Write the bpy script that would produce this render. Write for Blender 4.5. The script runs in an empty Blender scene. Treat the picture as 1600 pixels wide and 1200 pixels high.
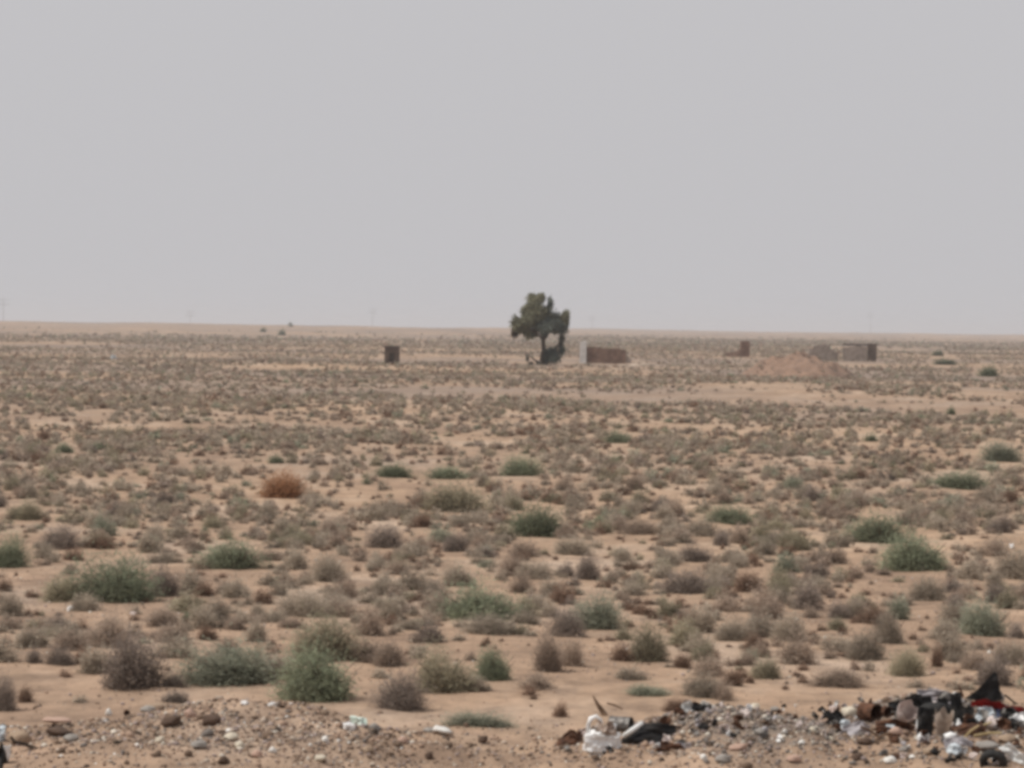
import bpy, math, random
import numpy as np
from mathutils import Matrix, Vector, Euler, noise as mnoise

random.seed(11)
RNG = np.random.default_rng(11)
S = bpy.context.scene
COL = S.collection

# ------------------------------------------------------------------ camera
FPX = 6077.0                      # focal length in photo pixels (1600 wide)
EYE = Vector((0.0, 0.0, 3.0))
cam_d = bpy.data.cameras.new('camera')
cam_d.sensor_width = 36.0
cam_d.lens = FPX / 1600.0 * 36.0
cam_d.clip_start = 0.5
cam_d.clip_end = 60000.0
cam = bpy.data.objects.new('camera', cam_d)
COL.objects.link(cam)
CAM_R = (Matrix.Rotation(math.radians(90) - math.atan(88 / FPX), 4, 'X')
         @ Matrix.Rotation(math.radians(0.80), 4, 'Z'))
cam.matrix_world = Matrix.Translation(EYE) @ CAM_R
S.camera = cam

# ------------------------------------------------------------------ sky, sun, exposure
SUN_EL, SUN_AZ = math.radians(54), math.radians(-102)     # azimuth from +Y, towards +X
w = bpy.data.worlds.new('World')
S.world = w
w.use_nodes = True
nt = w.node_tree
bg = nt.nodes['Background']
sky = nt.nodes.new('ShaderNodeTexSky')
sky.sky_type = 'NISHITA'
sky.sun_disc = False
sky.sun_elevation = SUN_EL
sky.sun_rotation = SUN_AZ
sky.dust_density = 6.0
sky.air_density = 1.0
hs = nt.nodes.new('ShaderNodeHueSaturation')
hs.inputs['Saturation'].default_value = 0.2
nt.links.new(sky.outputs[0], hs.inputs['Color'])
veil = nt.nodes.new('ShaderNodeVectorMath')               # even veil of high dust
veil.operation = 'SCALE'
veil.inputs[0].default_value = (0.512, 0.506, 0.524)
veil.inputs['Scale'].default_value = 10.0
mx = nt.nodes.new('ShaderNodeMix')
mx.data_type = 'RGBA'
mx.inputs[0].default_value = 0.93
nt.links.new(hs.outputs[0], mx.inputs[6])
nt.links.new(veil.outputs[0], mx.inputs[7])
nt.links.new(mx.outputs[2], bg.inputs[0])
bg.inputs[1].default_value = 0.1

sun_d = bpy.data.lights.new('sun', 'SUN')
sun_d.energy = 3.1
sun_d.angle = math.radians(5.0)
sun_d.color = (1.0, 0.955, 0.89)
sun = bpy.data.objects.new('sun', sun_d)
COL.objects.link(sun)
sdir = Vector((math.sin(SUN_AZ) * math.cos(SUN_EL), math.cos(SUN_AZ) * math.cos(SUN_EL), math.sin(SUN_EL)))
sun.rotation_euler = sdir.to_track_quat('Z', 'Y').to_euler()
sun.location = (0, 0, 30)

S.view_settings.view_transform = 'Standard'
S.view_settings.look = 'None'
S.view_settings.exposure = 0.15
S.view_settings.gamma = 1.0
S.cycles.max_bounces = 5
S.cycles.diffuse_bounces = 3
S.cycles.volume_bounces = 1
S.cycles.transparent_max_bounces = 4
S.cycles.pixel_filter_type = 'BLACKMAN_HARRIS'
S.cycles.filter_width = 3.9        # the photograph is a soft, low resolution one

# ------------------------------------------------------------------ terrain height
def smooth(a, b, v):
    t = np.clip((v - a) / (b - a), 0, 1)
    return t * t * (3 - 2 * t)

def hash2(ix, iy, seed):
    h = (ix.astype(np.int64) * 374761393 + iy.astype(np.int64) * 668265263 + seed * 982451653) & 0xFFFFFFFF
    h = ((h ^ (h >> 13)) * 1274126177) & 0xFFFFFFFF
    h = h ^ (h >> 16)
    return (h & 0xFFFFFF) / float(0xFFFFFF)

def vnoise(x, y, seed=0):
    x = np.asarray(x, float); y = np.asarray(y, float)
    ix = np.floor(x); iy = np.floor(y)
    fx = x - ix; fy = y - iy
    fx = fx * fx * (3 - 2 * fx); fy = fy * fy * (3 - 2 * fy)
    a = hash2(ix, iy, seed); b = hash2(ix + 1, iy, seed)
    c = hash2(ix, iy + 1, seed); d = hash2(ix + 1, iy + 1, seed)
    return (a * (1 - fx) + b * fx) * (1 - fy) + (c * (1 - fx) + d * fx) * fy * 1.0 - 0.5

def berm_line(x):
    """distance of the crest of the tipped bank, and its height, for lateral x"""
    yc = 24.0 + 0.6 * vnoise(x / 1.7, x * 0, 5) + 0.10 * x
    zc = np.interp(x, [-9, -3.4, -2.4, -1.75, -1.2, -0.7, 0.1, 0.5, 1.3, 1.9, 2.6, 3.2, 9],
                      [0.58, 0.46, 0.60, 0.68, 0.64, 0.54, 0.44, 0.48, 0.60, 0.60, 0.64, 0.66, 0.62])
    return yc, zc

def terrain(x, y):
    x = np.asarray(x, float); y = np.asarray(y, float)
    z = 0.10 * vnoise(x / 5 + 3.1, y / 9, 1) + 0.05 * vnoise(x / 1.3, y / 2.0, 2)
    z = z + 0.34 * vnoise(x / 45 + 1.7, y / 34 + 0.3, 3) * smooth(40, 110, y)
    z = z + 0.9 * vnoise(x / 160 + 5.2, y / 130 + 0.6, 4) * smooth(260, 600, y)
    z = z + 0.020 * vnoise(x / 0.35, y / 0.5, 8) + 0.008 * vnoise(x / 0.12, y / 0.15, 9)
    # low distant rise that makes the horizon; nearer on the left
    far = np.where(x / np.maximum(y, 1) < 0, 1.0, 0.0)
    q = smooth(-0.02, 0.03, x / np.maximum(y, 1.0))
    y0 = 700 * (1 - q) + 1300 * q
    y1 = 1900 * (1 - q) + 3400 * q
    r = smooth(0, 1, (y - y0) / (y1 - y0))
    z = z * (1 - r * 0.6) + r * (2.6 + 0.6 * vnoise(x / 90, y / 700, 7) * (y / 2500) + 0.9 * vnoise(x / 26, y / 200, 17) + 0.4 * vnoise(x / 9, y / 90, 18))
    z = z - smooth(1, 2.2, y / np.maximum(y1, 1)) * 14.0
    z = z + 0.45 * np.exp(-(((x - 11.7) / 1.2) ** 2 + ((y - 352) / 6.0) ** 2))
    # the tipped bank of rubble in front
    yc, zc = berm_line(x)
    back = np.exp(-np.maximum(y - yc, 0) ** 2 / (2 * 0.75 ** 2))
    front = zc - 0.055 * np.maximum(yc - y, 0)
    ber = np.where(y > yc, zc * back, front)
    ber = ber + (0.09 * vnoise(x / 0.6, y / 0.7, 21) + 0.07 * vnoise(x / 0.22, y / 0.3, 22) + 0.03 * vnoise(x / 0.08, y / 0.1, 23)) * np.where(y > yc, back, 1)
    z = np.where(y < 31, np.maximum(z * smooth(24, 31, y), ber) if True else z, z)
    z = np.where(y < 10, z * smooth(-5, 10, y) + 0.0, z)
    # grey rubble heap on the right of the bank
    z = z + 0.10 * np.exp(-(((x - 1.35) / 0.42) ** 2 + ((y - 23.6) / 0.8) ** 2)) * (y < 30)
    z = z + 0.13 * np.exp(-(((x - 2.6) / 0.42) ** 2 + ((y - 24.0) / 0.7) ** 2)) * (y < 30)
    return z

def zt(x, y):
    return float(terrain(np.array([x]), np.array([y]))[0])

R3 = CAM_R.to_3x3()
def ray(px, py):
    d = R3 @ Vector((px - 800.0, 600.0 - py, -FPX))
    return d / d.y
GD = np.geomspace(14, 6000, 9000)
def hit(px, py, dmin=14):
    d = ray(px, py)
    g = GD[GD >= dmin]
    zz = 3.0 + d.z * g
    below = zz < terrain(d.x * g, g)
    k = int(np.argmax(below)) if below.any() else len(g) - 1
    return float(d.x * g[k]), float(g[k]), float(terrain(d.x * g[k:k+1], g[k:k+1])[0])
def at_dist(px, D, py=900):
    d = ray(px, py)
    return d.x * D, D, zt(d.x * D, D)
def to_px(x, y, z):
    v = R3.transposed() @ (Vector((x, y, z)) - EYE)
    return 800 + FPX * v.x / -v.z, 600 - FPX * v.y / -v.z

# ------------------------------------------------------------------ materials
def new_mat(name):
    m = bpy.data.materials.new(name)
    m.use_nodes = True
    n = m.node_tree.nodes
    b = n['Principled BSDF']
    return m, m.node_tree, n, b

def mottled(name, c1, c2, rough=0.8, scale=8.0, metal=0.0, bump=0.3, c3=None, spec=0.3, bdist=0.01):
    m, t, n, b = new_mat(name)
    tc = n.new('ShaderNodeTexCoord')
    no = n.new('ShaderNodeTexNoise'); no.inputs['Scale'].default_value = scale; no.inputs['Detail'].default_value = 6
    no.inputs['Roughness'].default_value = 0.65
    cr = n.new('ShaderNodeValToRGB')
    e = cr.color_ramp.elements
    e[0].position = 0.38; e[0].color = (*c1, 1); e[1].position = 0.62; e[1].color = (*c2, 1)
    if c3:
        k = cr.color_ramp.elements.new(0.72); k.color = (*c3, 1)
    t.links.new(tc.outputs['Object'], no.inputs['Vector'])
    t.links.new(no.outputs['Fac'], cr.inputs[0])
    t.links.new(cr.outputs[0], b.inputs['Base Color'])
    b.inputs['Roughness'].default_value = rough
    b.inputs['Metallic'].default_value = metal
    b.inputs['Specular IOR Level'].default_value = spec
    if bump:
        bp = n.new('ShaderNodeBump'); bp.inputs['Strength'].default_value = bump; bp.inputs['Distance'].default_value = bdist
        t.links.new(no.outputs['Fac'], bp.inputs['Height'])
        t.links.new(bp.outputs[0], b.inputs['Normal'])
    return m

def brick_mat(name, c1, c2, mortar, scale=1.0):
    m, t, n, b = new_mat(name)
    tc = n.new('ShaderNodeTexCoord')
    mp = n.new('ShaderNodeMapping'); mp.inputs['Rotation'].default_value = (math.radians(90), 0, 0)
    br = n.new('ShaderNodeTexBrick')
    br.inputs['Color1'].default_value = (*c1, 1); br.inputs['Color2'].default_value = (*c2, 1)
    br.inputs['Mortar'].default_value = (*mortar, 1)
    br.inputs['Scale'].default_value = scale
    br.inputs['Mortar Size'].default_value = 0.012
    br.inputs['Brick Width'].default_value = 0.26; br.inputs['Row Height'].default_value = 0.11
    no = n.new('ShaderNodeTexNoise'); no.inputs['Scale'].default_value = 2.3; no.inputs['Detail'].default_value = 8
    mixn = n.new('ShaderNodeMix'); mixn.data_type = 'RGBA'; mixn.blend_type = 'MULTIPLY'; mixn.inputs[0].default_value = 0.75
    cr = n.new('ShaderNodeValToRGB')
    cr.color_ramp.elements[0].position = 0.3; cr.color_ramp.elements[0].color = (0.5, 0.48, 0.45, 1)
    cr.color_ramp.elements[1].position = 0.65; cr.color_ramp.elements[1].color = (1.15, 1.1, 1.05, 1)
    t.links.new(tc.outputs['Object'], mp.inputs[0]); t.links.new(mp.outputs[0], br.inputs['Vector'])
    t.links.new(tc.outputs['Object'], no.inputs['Vector']); t.links.new(no.outputs['Fac'], cr.inputs[0])
    t.links.new(br.outputs['Color'], mixn.inputs[6]); t.links.new(cr.outputs[0], mixn.inputs[7])
    t.links.new(mixn.outputs[2], b.inputs['Base Color'])
    bp = n.new('ShaderNodeBump'); bp.inputs['Strength'].default_value = 0.6; bp.inputs['Distance'].default_value = 0.02
    t.links.new(br.outputs['Fac'], bp.inputs['Height']); bp.invert = True
    t.links.new(bp.outputs[0], b.inputs['Normal'])
    b.inputs['Roughness'].default_value = 0.95; b.inputs['Specular IOR Level'].default_value = 0.1
    return m

def attr_mat(name, rough=0.9, spec=0.1, jitter=0.0, sub=0.0):
    m, t, n, b = new_mat(name)
    a = n.new('ShaderNodeAttribute'); a.attribute_name = 'col'
    src = a.outputs['Color']
    if jitter:
        oi = n.new('ShaderNodeObjectInfo')
        mr = n.new('ShaderNodeMapRange'); mr.inputs[3].default_value = 1 - jitter; mr.inputs[4].default_value = 1 + jitter
        t.links.new(oi.outputs['Random'], mr.inputs[0])
        vm = n.new('ShaderNodeVectorMath'); vm.operation = 'SCALE'
        t.links.new(src, vm.inputs[0]); t.links.new(mr.outputs[0], vm.inputs['Scale'])
        src = vm.outputs[0]
    t.links.new(src, b.inputs['Base Color'])
    b.inputs['Roughness'].default_value = rough
    b.inputs['Specular IOR Level'].default_value = spec
    if sub:
        tr = n.new('ShaderNodeBsdfTranslucent'); ms = n.new('ShaderNodeMixShader'); ms.inputs[0].default_value = sub
        t.links.new(src, tr.inputs[0]); t.links.new(b.outputs[0], ms.inputs[1]); t.links.new(tr.outputs[0], ms.inputs[2])
        t.links.new(ms.outputs[0], n['Material Output'].inputs['Surface'])
    return m

def ground_mat():
    m, t, n, b = new_mat('desert_sand')
    L = t.links.new
    geo = n.new('ShaderNodeNewGeometry')
    def noise(scale, detail=6, rough=0.6, sy=1.0):
        mp = n.new('ShaderNodeMapping'); mp.inputs['Scale'].default_value = (1, sy, 1)
        L(geo.outputs['Position'], mp.inputs[0])
        no = n.new('ShaderNodeTexNoise'); no.inputs['Scale'].default_value = scale
        no.inputs['Detail'].default_value = detail; no.inputs['Roughness'].default_value = rough
        L(mp.outputs[0], no.inputs['Vector'])
        return no.outputs['Fac']
    def ramp(f, stops):
        cr = n.new('ShaderNodeValToRGB')
        while len(cr.color_ramp.elements) < len(stops): cr.color_ramp.elements.new(0.5)
        for e, (p, c) in zip(cr.color_ramp.elements, stops):
            e.position = p; e.color = (*c, 1)
        L(f, cr.inputs[0]); return cr.outputs[0]
    def mix(f, a, c, mode='MIX'):
        mm = n.new('ShaderNodeMix'); mm.data_type = 'RGBA'; mm.blend_type = mode
        if isinstance(f, float): mm.inputs[0].default_value = f
        else: L(f, mm.inputs[0])
        L(a, mm.inputs[6])
        if isinstance(c, tuple): mm.inputs[7].default_value = (*c, 1)
        else: L(c, mm.inputs[7])
        return mm.outputs[2]
    base = ramp(noise(0.35, 8, 0.62, 0.45), [(0.30, SAND_D), (0.5, SAND_M), (0.68, SAND_L)])
    fine = ramp(noise(7.0, 8, 0.7, 0.6), [(0.3, (0.72, 0.72, 0.72)), (0.55, (1, 1, 1)), (0.75, (1.16, 1.14, 1.12))])
    c = mix(0.8, base, fine, 'MULTIPLY')
    big = ramp(noise(0.016, 5, 0.6, 0.8), [(0.38, (0.80, 0.80, 0.83)), (0.6, (1.05, 1.03, 1.0))])
    c = mix(0.9, c, big, 'MULTIPLY')
    # scattered grit and small stones
    vo = n.new('ShaderNodeTexVoronoi'); vo.inputs['Scale'].default_value = 16.0
    L(geo.outputs['Position'], vo.inputs['Vector'])
    grit = ramp(vo.outputs['Distance'], [(0.12, (1, 1, 1)), (0.22, (0, 0, 0))])
    vc = n.new('ShaderNodeSeparateColor'); L(vo.outputs['Color'], vc.inputs[0])
    gsel = ramp(vc.outputs[0], [(0.35, (0, 0, 0)), (0.42, (1, 1, 1))])
    gm = mix(1.0, grit, gsel, 'MULTIPLY')
    gcol = ramp(vc.outputs[1], [(0.0, (0.09, 0.06, 0.045)), (0.6, (0.19, 0.14, 0.11)), (0.95, (0.38, 0.31, 0.26))])
    c = mix(gm, c, gcol)
    blot = ramp(noise(1.6, 5, 0.7, 0.7), [(0.36, (0.66, 0.66, 0.68)), (0.50, (1, 1, 1)), (0.66, (1.22, 1.20, 1.20))])
    c = mix(0.85, c, blot, 'MULTIPLY')
    # gravel flats away from the camera: greyer patches
    sx = n.new('ShaderNodeSeparateXYZ'); L(geo.outputs['Position'], sx.inputs[0])
    fl = n.new('ShaderNodeMapRange'); fl.inputs[1].default_value = 60; fl.inputs[2].default_value = 200
    L(sx.outputs[1], fl.inputs[0])
    pat = ramp(noise(0.03, 6, 0.6, 0.7), [(0.42, (0, 0, 0)), (0.58, (1, 1, 1))])
    k = mix(1.0, pat, fl.outputs[0], 'MULTIPLY')
    kk = n.new('ShaderNodeMath'); kk.operation = 'MULTIPLY'; kk.inputs[1].default_value = 0.7; L(k, kk.inputs[0])
    c = mix(kk.outputs[0], c, (0.20, 0.165, 0.145))
    for ax, ay, rx, ry in ((1.62, 23.9, 0.75, 1.1), (2.9, 24.2, 0.75, 1.2)):      # ash and fines tipped on the bank
        mp = n.new('ShaderNodeMapping'); mp.vector_type = 'POINT'
        mp.inputs['Location'].default_value = (-ax / rx, -ay / ry, 0); mp.inputs['Scale'].default_value = (1 / rx, 1 / ry, 0.0)
        L(geo.outputs['Position'], mp.inputs[0])
        ln = n.new('ShaderNodeVectorMath'); ln.operation = 'LENGTH'; L(mp.outputs[0], ln.inputs[0])
        ad = n.new('ShaderNodeMath'); ad.operation = 'ADD'; L(ln.outputs['Value'], ad.inputs[0]); L(noise(4.0, 5, 0.7), ad.inputs[1])
        ms = n.new('ShaderNodeMath'); ms.operation = 'MULTIPLY'; ms.inputs[1].default_value = 0.66; L(ad.outputs[0], ms.inputs[0]); ad = ms
        c = mix(ramp(ad.outputs[0], [(0.0, (0.85, 0.85, 0.85)), (0.8, (0.75, 0.75, 0.75)), (1.0, (0, 0, 0))]), c, (0.165, 0.14, 0.12))
    L(c, b.inputs['Base Color'])
    b.inputs['Roughness'].default_value = 1.0
    b.inputs['Specular IOR Level'].default_value = 0.05
    bp = n.new('ShaderNodeBump'); bp.inputs['Strength'].default_value = 0.5; bp.inputs['Distance'].default_value = 0.03
    L(noise(9.0, 8, 0.7), bp.inputs['Height']); L(bp.outputs[0], b.inputs['Normal'])
    return m

SAND_D = (0.290, 0.201, 0.142)
SAND_M = (0.392, 0.277, 0.192)
SAND_L = (0.470, 0.362, 0.275)

# ------------------------------------------------------------------ object helpers
def mesh_from(name, verts, faces, mat=None, cols=None, smooth_=False):
    """verts (N,3), faces (M,k) arrays of one k"""
    verts = np.asarray(verts, np.float32); faces = np.asarray(faces, np.int32)
    me = bpy.data.meshes.new(name)
    k = faces.shape[1]; M = len(faces)
    me.vertices.add(len(verts)); me.vertices.foreach_set('co', verts.ravel())
    me.loops.add(M * k); me.loops.foreach_set('vertex_index', faces.ravel())
    me.polygons.add(M); me.polygons.foreach_set('loop_start', np.arange(0, M * k, k, dtype=np.int32))
    me.update(calc_edges=True)
    if smooth_: me.polygons.foreach_set('use_smooth', np.ones(M, bool))
    if cols is not None:
        at = me.color_attributes.new('col', 'FLOAT_COLOR', 'POINT')
        c4 = np.ones((len(verts), 4), np.float32); c4[:, :3] = cols
        at.data.foreach_set('color', c4.ravel())
    if mat: me.materials.append(mat)
    return me

def put(name, me, loc=(0, 0, 0), rz=0.0, sc=(1, 1, 1), parent=None, rot=None):
    o = bpy.data.objects.new(name, me)
    COL.objects.link(o)
    o.location = loc
    o.rotation_euler = rot if rot is not None else (0, 0, rz)
    o.scale = sc
    if parent: o.parent = parent
    return o

def tag(o, label=None, cat=None, group=None, kind=None):
    if label: o['label'] = label
    if cat: o['category'] = cat
    if group: o['group'] = group
    if kind: o['kind'] = kind
    return o

class MB:
    def __init__(s): s.v = []; s.f = []
    def add(s, vs, fs):
        n = len(s.v); s.v += [tuple(v) for v in vs]; s.f += [tuple(i + n for i in f) for f in fs]
    def box(s, c, d, rz=0, M=None):
        hx, hy, hz = d[0] / 2, d[1] / 2, d[2] / 2
        vs = [Vector((x, y, z)) for z in (-hz, hz) for x, y in ((-hx, -hy), (hx, -hy), (hx, hy), (-hx, hy))]
        if rz: R = Matrix.Rotation(rz, 3, 'Z'); vs = [R @ v for v in vs]
        if M is not None: vs = [M @ v for v in vs]
        vs = [v + Vector(c) for v in vs]
        s.add(vs, [(3, 2, 1, 0), (4, 5, 6, 7), (0, 1, 5, 4), (1, 2, 6, 5), (2, 3, 7, 6), (3, 0, 4, 7)])
    def tube(s, pts, rad, seg=8, caps=True):
        pts = [Vector(p) for p in pts]; base = len(s.v); n = len(pts)
        if not isinstance(rad, (list, tuple)): rad = [rad] * n
        up0 = None
        for i, p in enumerate(pts):
            t = (pts[min(i + 1, n - 1)] - pts[max(i - 1, 0)]).normalized()
            a = t.cross(Vector((0.31, 0.2, 0.93))).normalized(); b2 = t.cross(a)
            for k in range(seg):
                th = 2 * math.pi * k / seg
                s.v.append(tuple(p + (a * math.cos(th) + b2 * math.sin(th)) * rad[i]))
        for i in range(n - 1):
            for k in range(seg):
                q = (k + 1) % seg
                s.f.append((base + i * seg + k, base + i * seg + q, base + (i + 1) * seg + q, base + (i + 1) * seg + k))
        if caps:
            s.f.append(tuple(base + k for k in reversed(range(seg))))
            s.f.append(tuple(base + (n - 1) * seg + k for k in range(seg)))
    def mesh(s, name, mat, smooth_=False):
        me = bpy.data.meshes.new(name); me.from_pydata(s.v, [], s.f); me.update()
        if smooth_:
            for p in me.polygons: p.use_smooth = True
        me.materials.append(mat); return me

# ------------------------------------------------------------------ ground sheet
def build_ground():
    ys = np.concatenate([np.linspace(-60, 12, 16), np.arange(13, 19.5, 0.5), np.arange(19.6, 31, 0.055),
                         np.geomspace(31, 700, 760), np.geomspace(703, 5000, 240), np.geomspace(5200, 18000, 14)])
    s_in = np.linspace(-1, 1, 420)
    out = np.geomspace(1.06, 30, 26)
    ss = np.concatenate([-out[::-1], s_in, out])
    wid = np.maximum(ys, 18) * 0.165
    X = ss[None, :] * wid[:, None]
    Y = np.repeat(ys[:, None], len(ss), 1)
    Z = terrain(X.ravel(), Y.ravel()).reshape(X.shape)
    nr, nc = X.shape
    idx = np.arange(nr * nc).reshape(nr, nc)
    f = np.stack([idx[:-1, :-1], idx[:-1, 1:], idx[1:, 1:], idx[1:, :-1]], -1).reshape(-1, 4)
    me = mesh_from('ground', np.stack([X, Y, Z], -1).reshape(-1, 3), f, ground_mat(), smooth_=True)
    o = put('ground', me); tag(o, kind='structure')
    return o
build_ground()

# ------------------------------------------------------------------ shrubs
PAL = {   # tips, twigs
    'grey':   ((0.435, 0.372, 0.298), (0.255, 0.205, 0.160)),
    'dark':   ((0.310, 0.258, 0.220), (0.185, 0.142, 0.116)),
    'pink':   ((0.420, 0.335, 0.268), (0.235, 0.175, 0.135)),
    'olive':  ((0.355, 0.322, 0.230), (0.210, 0.165, 0.122)),
    'green':  ((0.265, 0.292, 0.200), (0.190, 0.172, 0.122)),
    'pale':   ((0.335, 0.350, 0.268), (0.225, 0.200, 0.152)),
    'deep':   ((0.200, 0.222, 0.148), (0.135, 0.122, 0.088)),
    'rust':   ((0.390, 0.215, 0.120), (0.220, 0.118, 0.068)),
    'brown':  ((0.265, 0.178, 0.130), (0.150, 0.100, 0.073)),
}
SHRUB_M = attr_mat('shrub_twigs_and_leaves', 0.9, 0.08, jitter=0.14, sub=0.45)
SCRUB_M = attr_mat('scrub_twigs_and_leaves', 0.9, 0.08, sub=0.45)

def tuft_arrays(kind, n, ln, wd, seed, lobes=6):
    """A unit dome shrub (radius 0.5, height 1) of n narrow blades; returns verts, tris, cols."""
    r = np.random.default_rng(seed)
    tip, twig = (np.array(c) for c in PAL[kind])
    la = r.uniform(0, 2 * np.pi, lobes); lr = r.uniform(0.10, 0.27, lobes)
    lc = np.stack([lr * np.cos(la), lr * np.sin(la), np.zeros(lobes)], -1)
    lrad = r.uniform(0.20, 0.34, lobes); lh = r.uniform(0.55, 1.0, lobes); lh[0] = 1.0; lc[0] *= 0.3
    ltone = r.uniform(0.78, 1.22, lobes)
    k = r.integers(0, lobes, n)
    u = r.normal(size=(n, 3)); u[:, 2] = np.abs(u[:, 2]) * 0.95
    u /= np.linalg.norm(u, axis=1)[:, None]
    rad = r.uniform(0.06, 1, n) ** 0.62 * (1 + 0.20 * r.normal(size=n))
    p = lc[k] + u * rad[:, None] * np.stack([lrad[k], lrad[k], lh[k] * 0.95], -1)
    p[:, 2] = np.maximum(p[:, 2], 0.0)
    # blades point outward from the root
    d = p - np.array([0, 0, -0.15]) + r.normal(size=(n, 3)) * 0.55
    d /= np.linalg.norm(d, axis=1)[:, None]
    s = np.cross(d, r.normal(size=(n, 3))); s /= np.linalg.norm(s, axis=1)[:, None]
    L = ln * r.uniform(0.4, 1.3, n)[:, None]; W = wd * r.uniform(0.6, 1.4, n)[:, None]
    a = p - d * L * 0.5 + s * W * 0.5; b = p - d * L * 0.5 - s * W * 0.5; c = p + d * L * 0.5
    v = np.stack([a, b, c], 1).reshape(-1, 3)
    v[:, 2] = np.maximum(v[:, 2], -0.03)
    f = np.arange(3 * n).reshape(n, 3)
    # young tips outside, woody stems inside
    t = np.clip(rad * 1.1 - 0.15, 0, 1)[:, None]
    col = (twig * (1 - t) + tip * t) * ltone[k][:, None] * r.uniform(0.75, 1.25, n)[:, None]
    return v, f, np.repeat(col, 3, 0)

def stem_arrays(kind, seed, n=16):
    r = random.Random(seed); m = MB()
    for i in range(n):
        a = r.uniform(0, 6.28); q = r.uniform(0.15, 0.42); h = r.uniform(0.35, 0.68)
        m.tube([(0.03 * math.cos(a), 0.03 * math.sin(a), -0.06), (q * .45 * math.cos(a + .2), q * .45 * math.sin(a + .2), h * .45),
                (q * math.cos(a), q * math.sin(a), h)], [0.012, 0.007, 0.003], 4, False)
    return m

STEM_M = mottled('woody_stem', (0.06, 0.045, 0.032), (0.12, 0.09, 0.068), 0.9, 20, bump=0.2)
SHRUB_MESH, STEM_MESH, ALL_MESH = {}, {}, {}
def get_shrub(kind, var, big):
    key = (kind, var, big)
    if key not in SHRUB_MESH:
        n, ln, wd = (8500, 0.10, 0.0130) if big else (2400, 0.15, 0.021)
        v, f, c = tuft_arrays(kind, n, ln, wd, hash2(np.array([var]), np.array([len(kind) * 7 + ord(kind[0])]), 3)[0] * 1e6 // 1,
                              lobes=8 if big else 5) if False else \
                  tuft_arrays(kind, n, ln, wd, var * 1000 + sum(map(ord, kind)) + (7 if big else 0), lobes=9 if big else 6)
        SHRUB_MESH[key] = mesh_from('foliage', v, f, SHRUB_M, c)
    return SHRUB_MESH[key]
for i in range(3):
    STEM_MESH[i] = stem_arrays('dark', i).mesh('stems', STEM_M)

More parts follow.
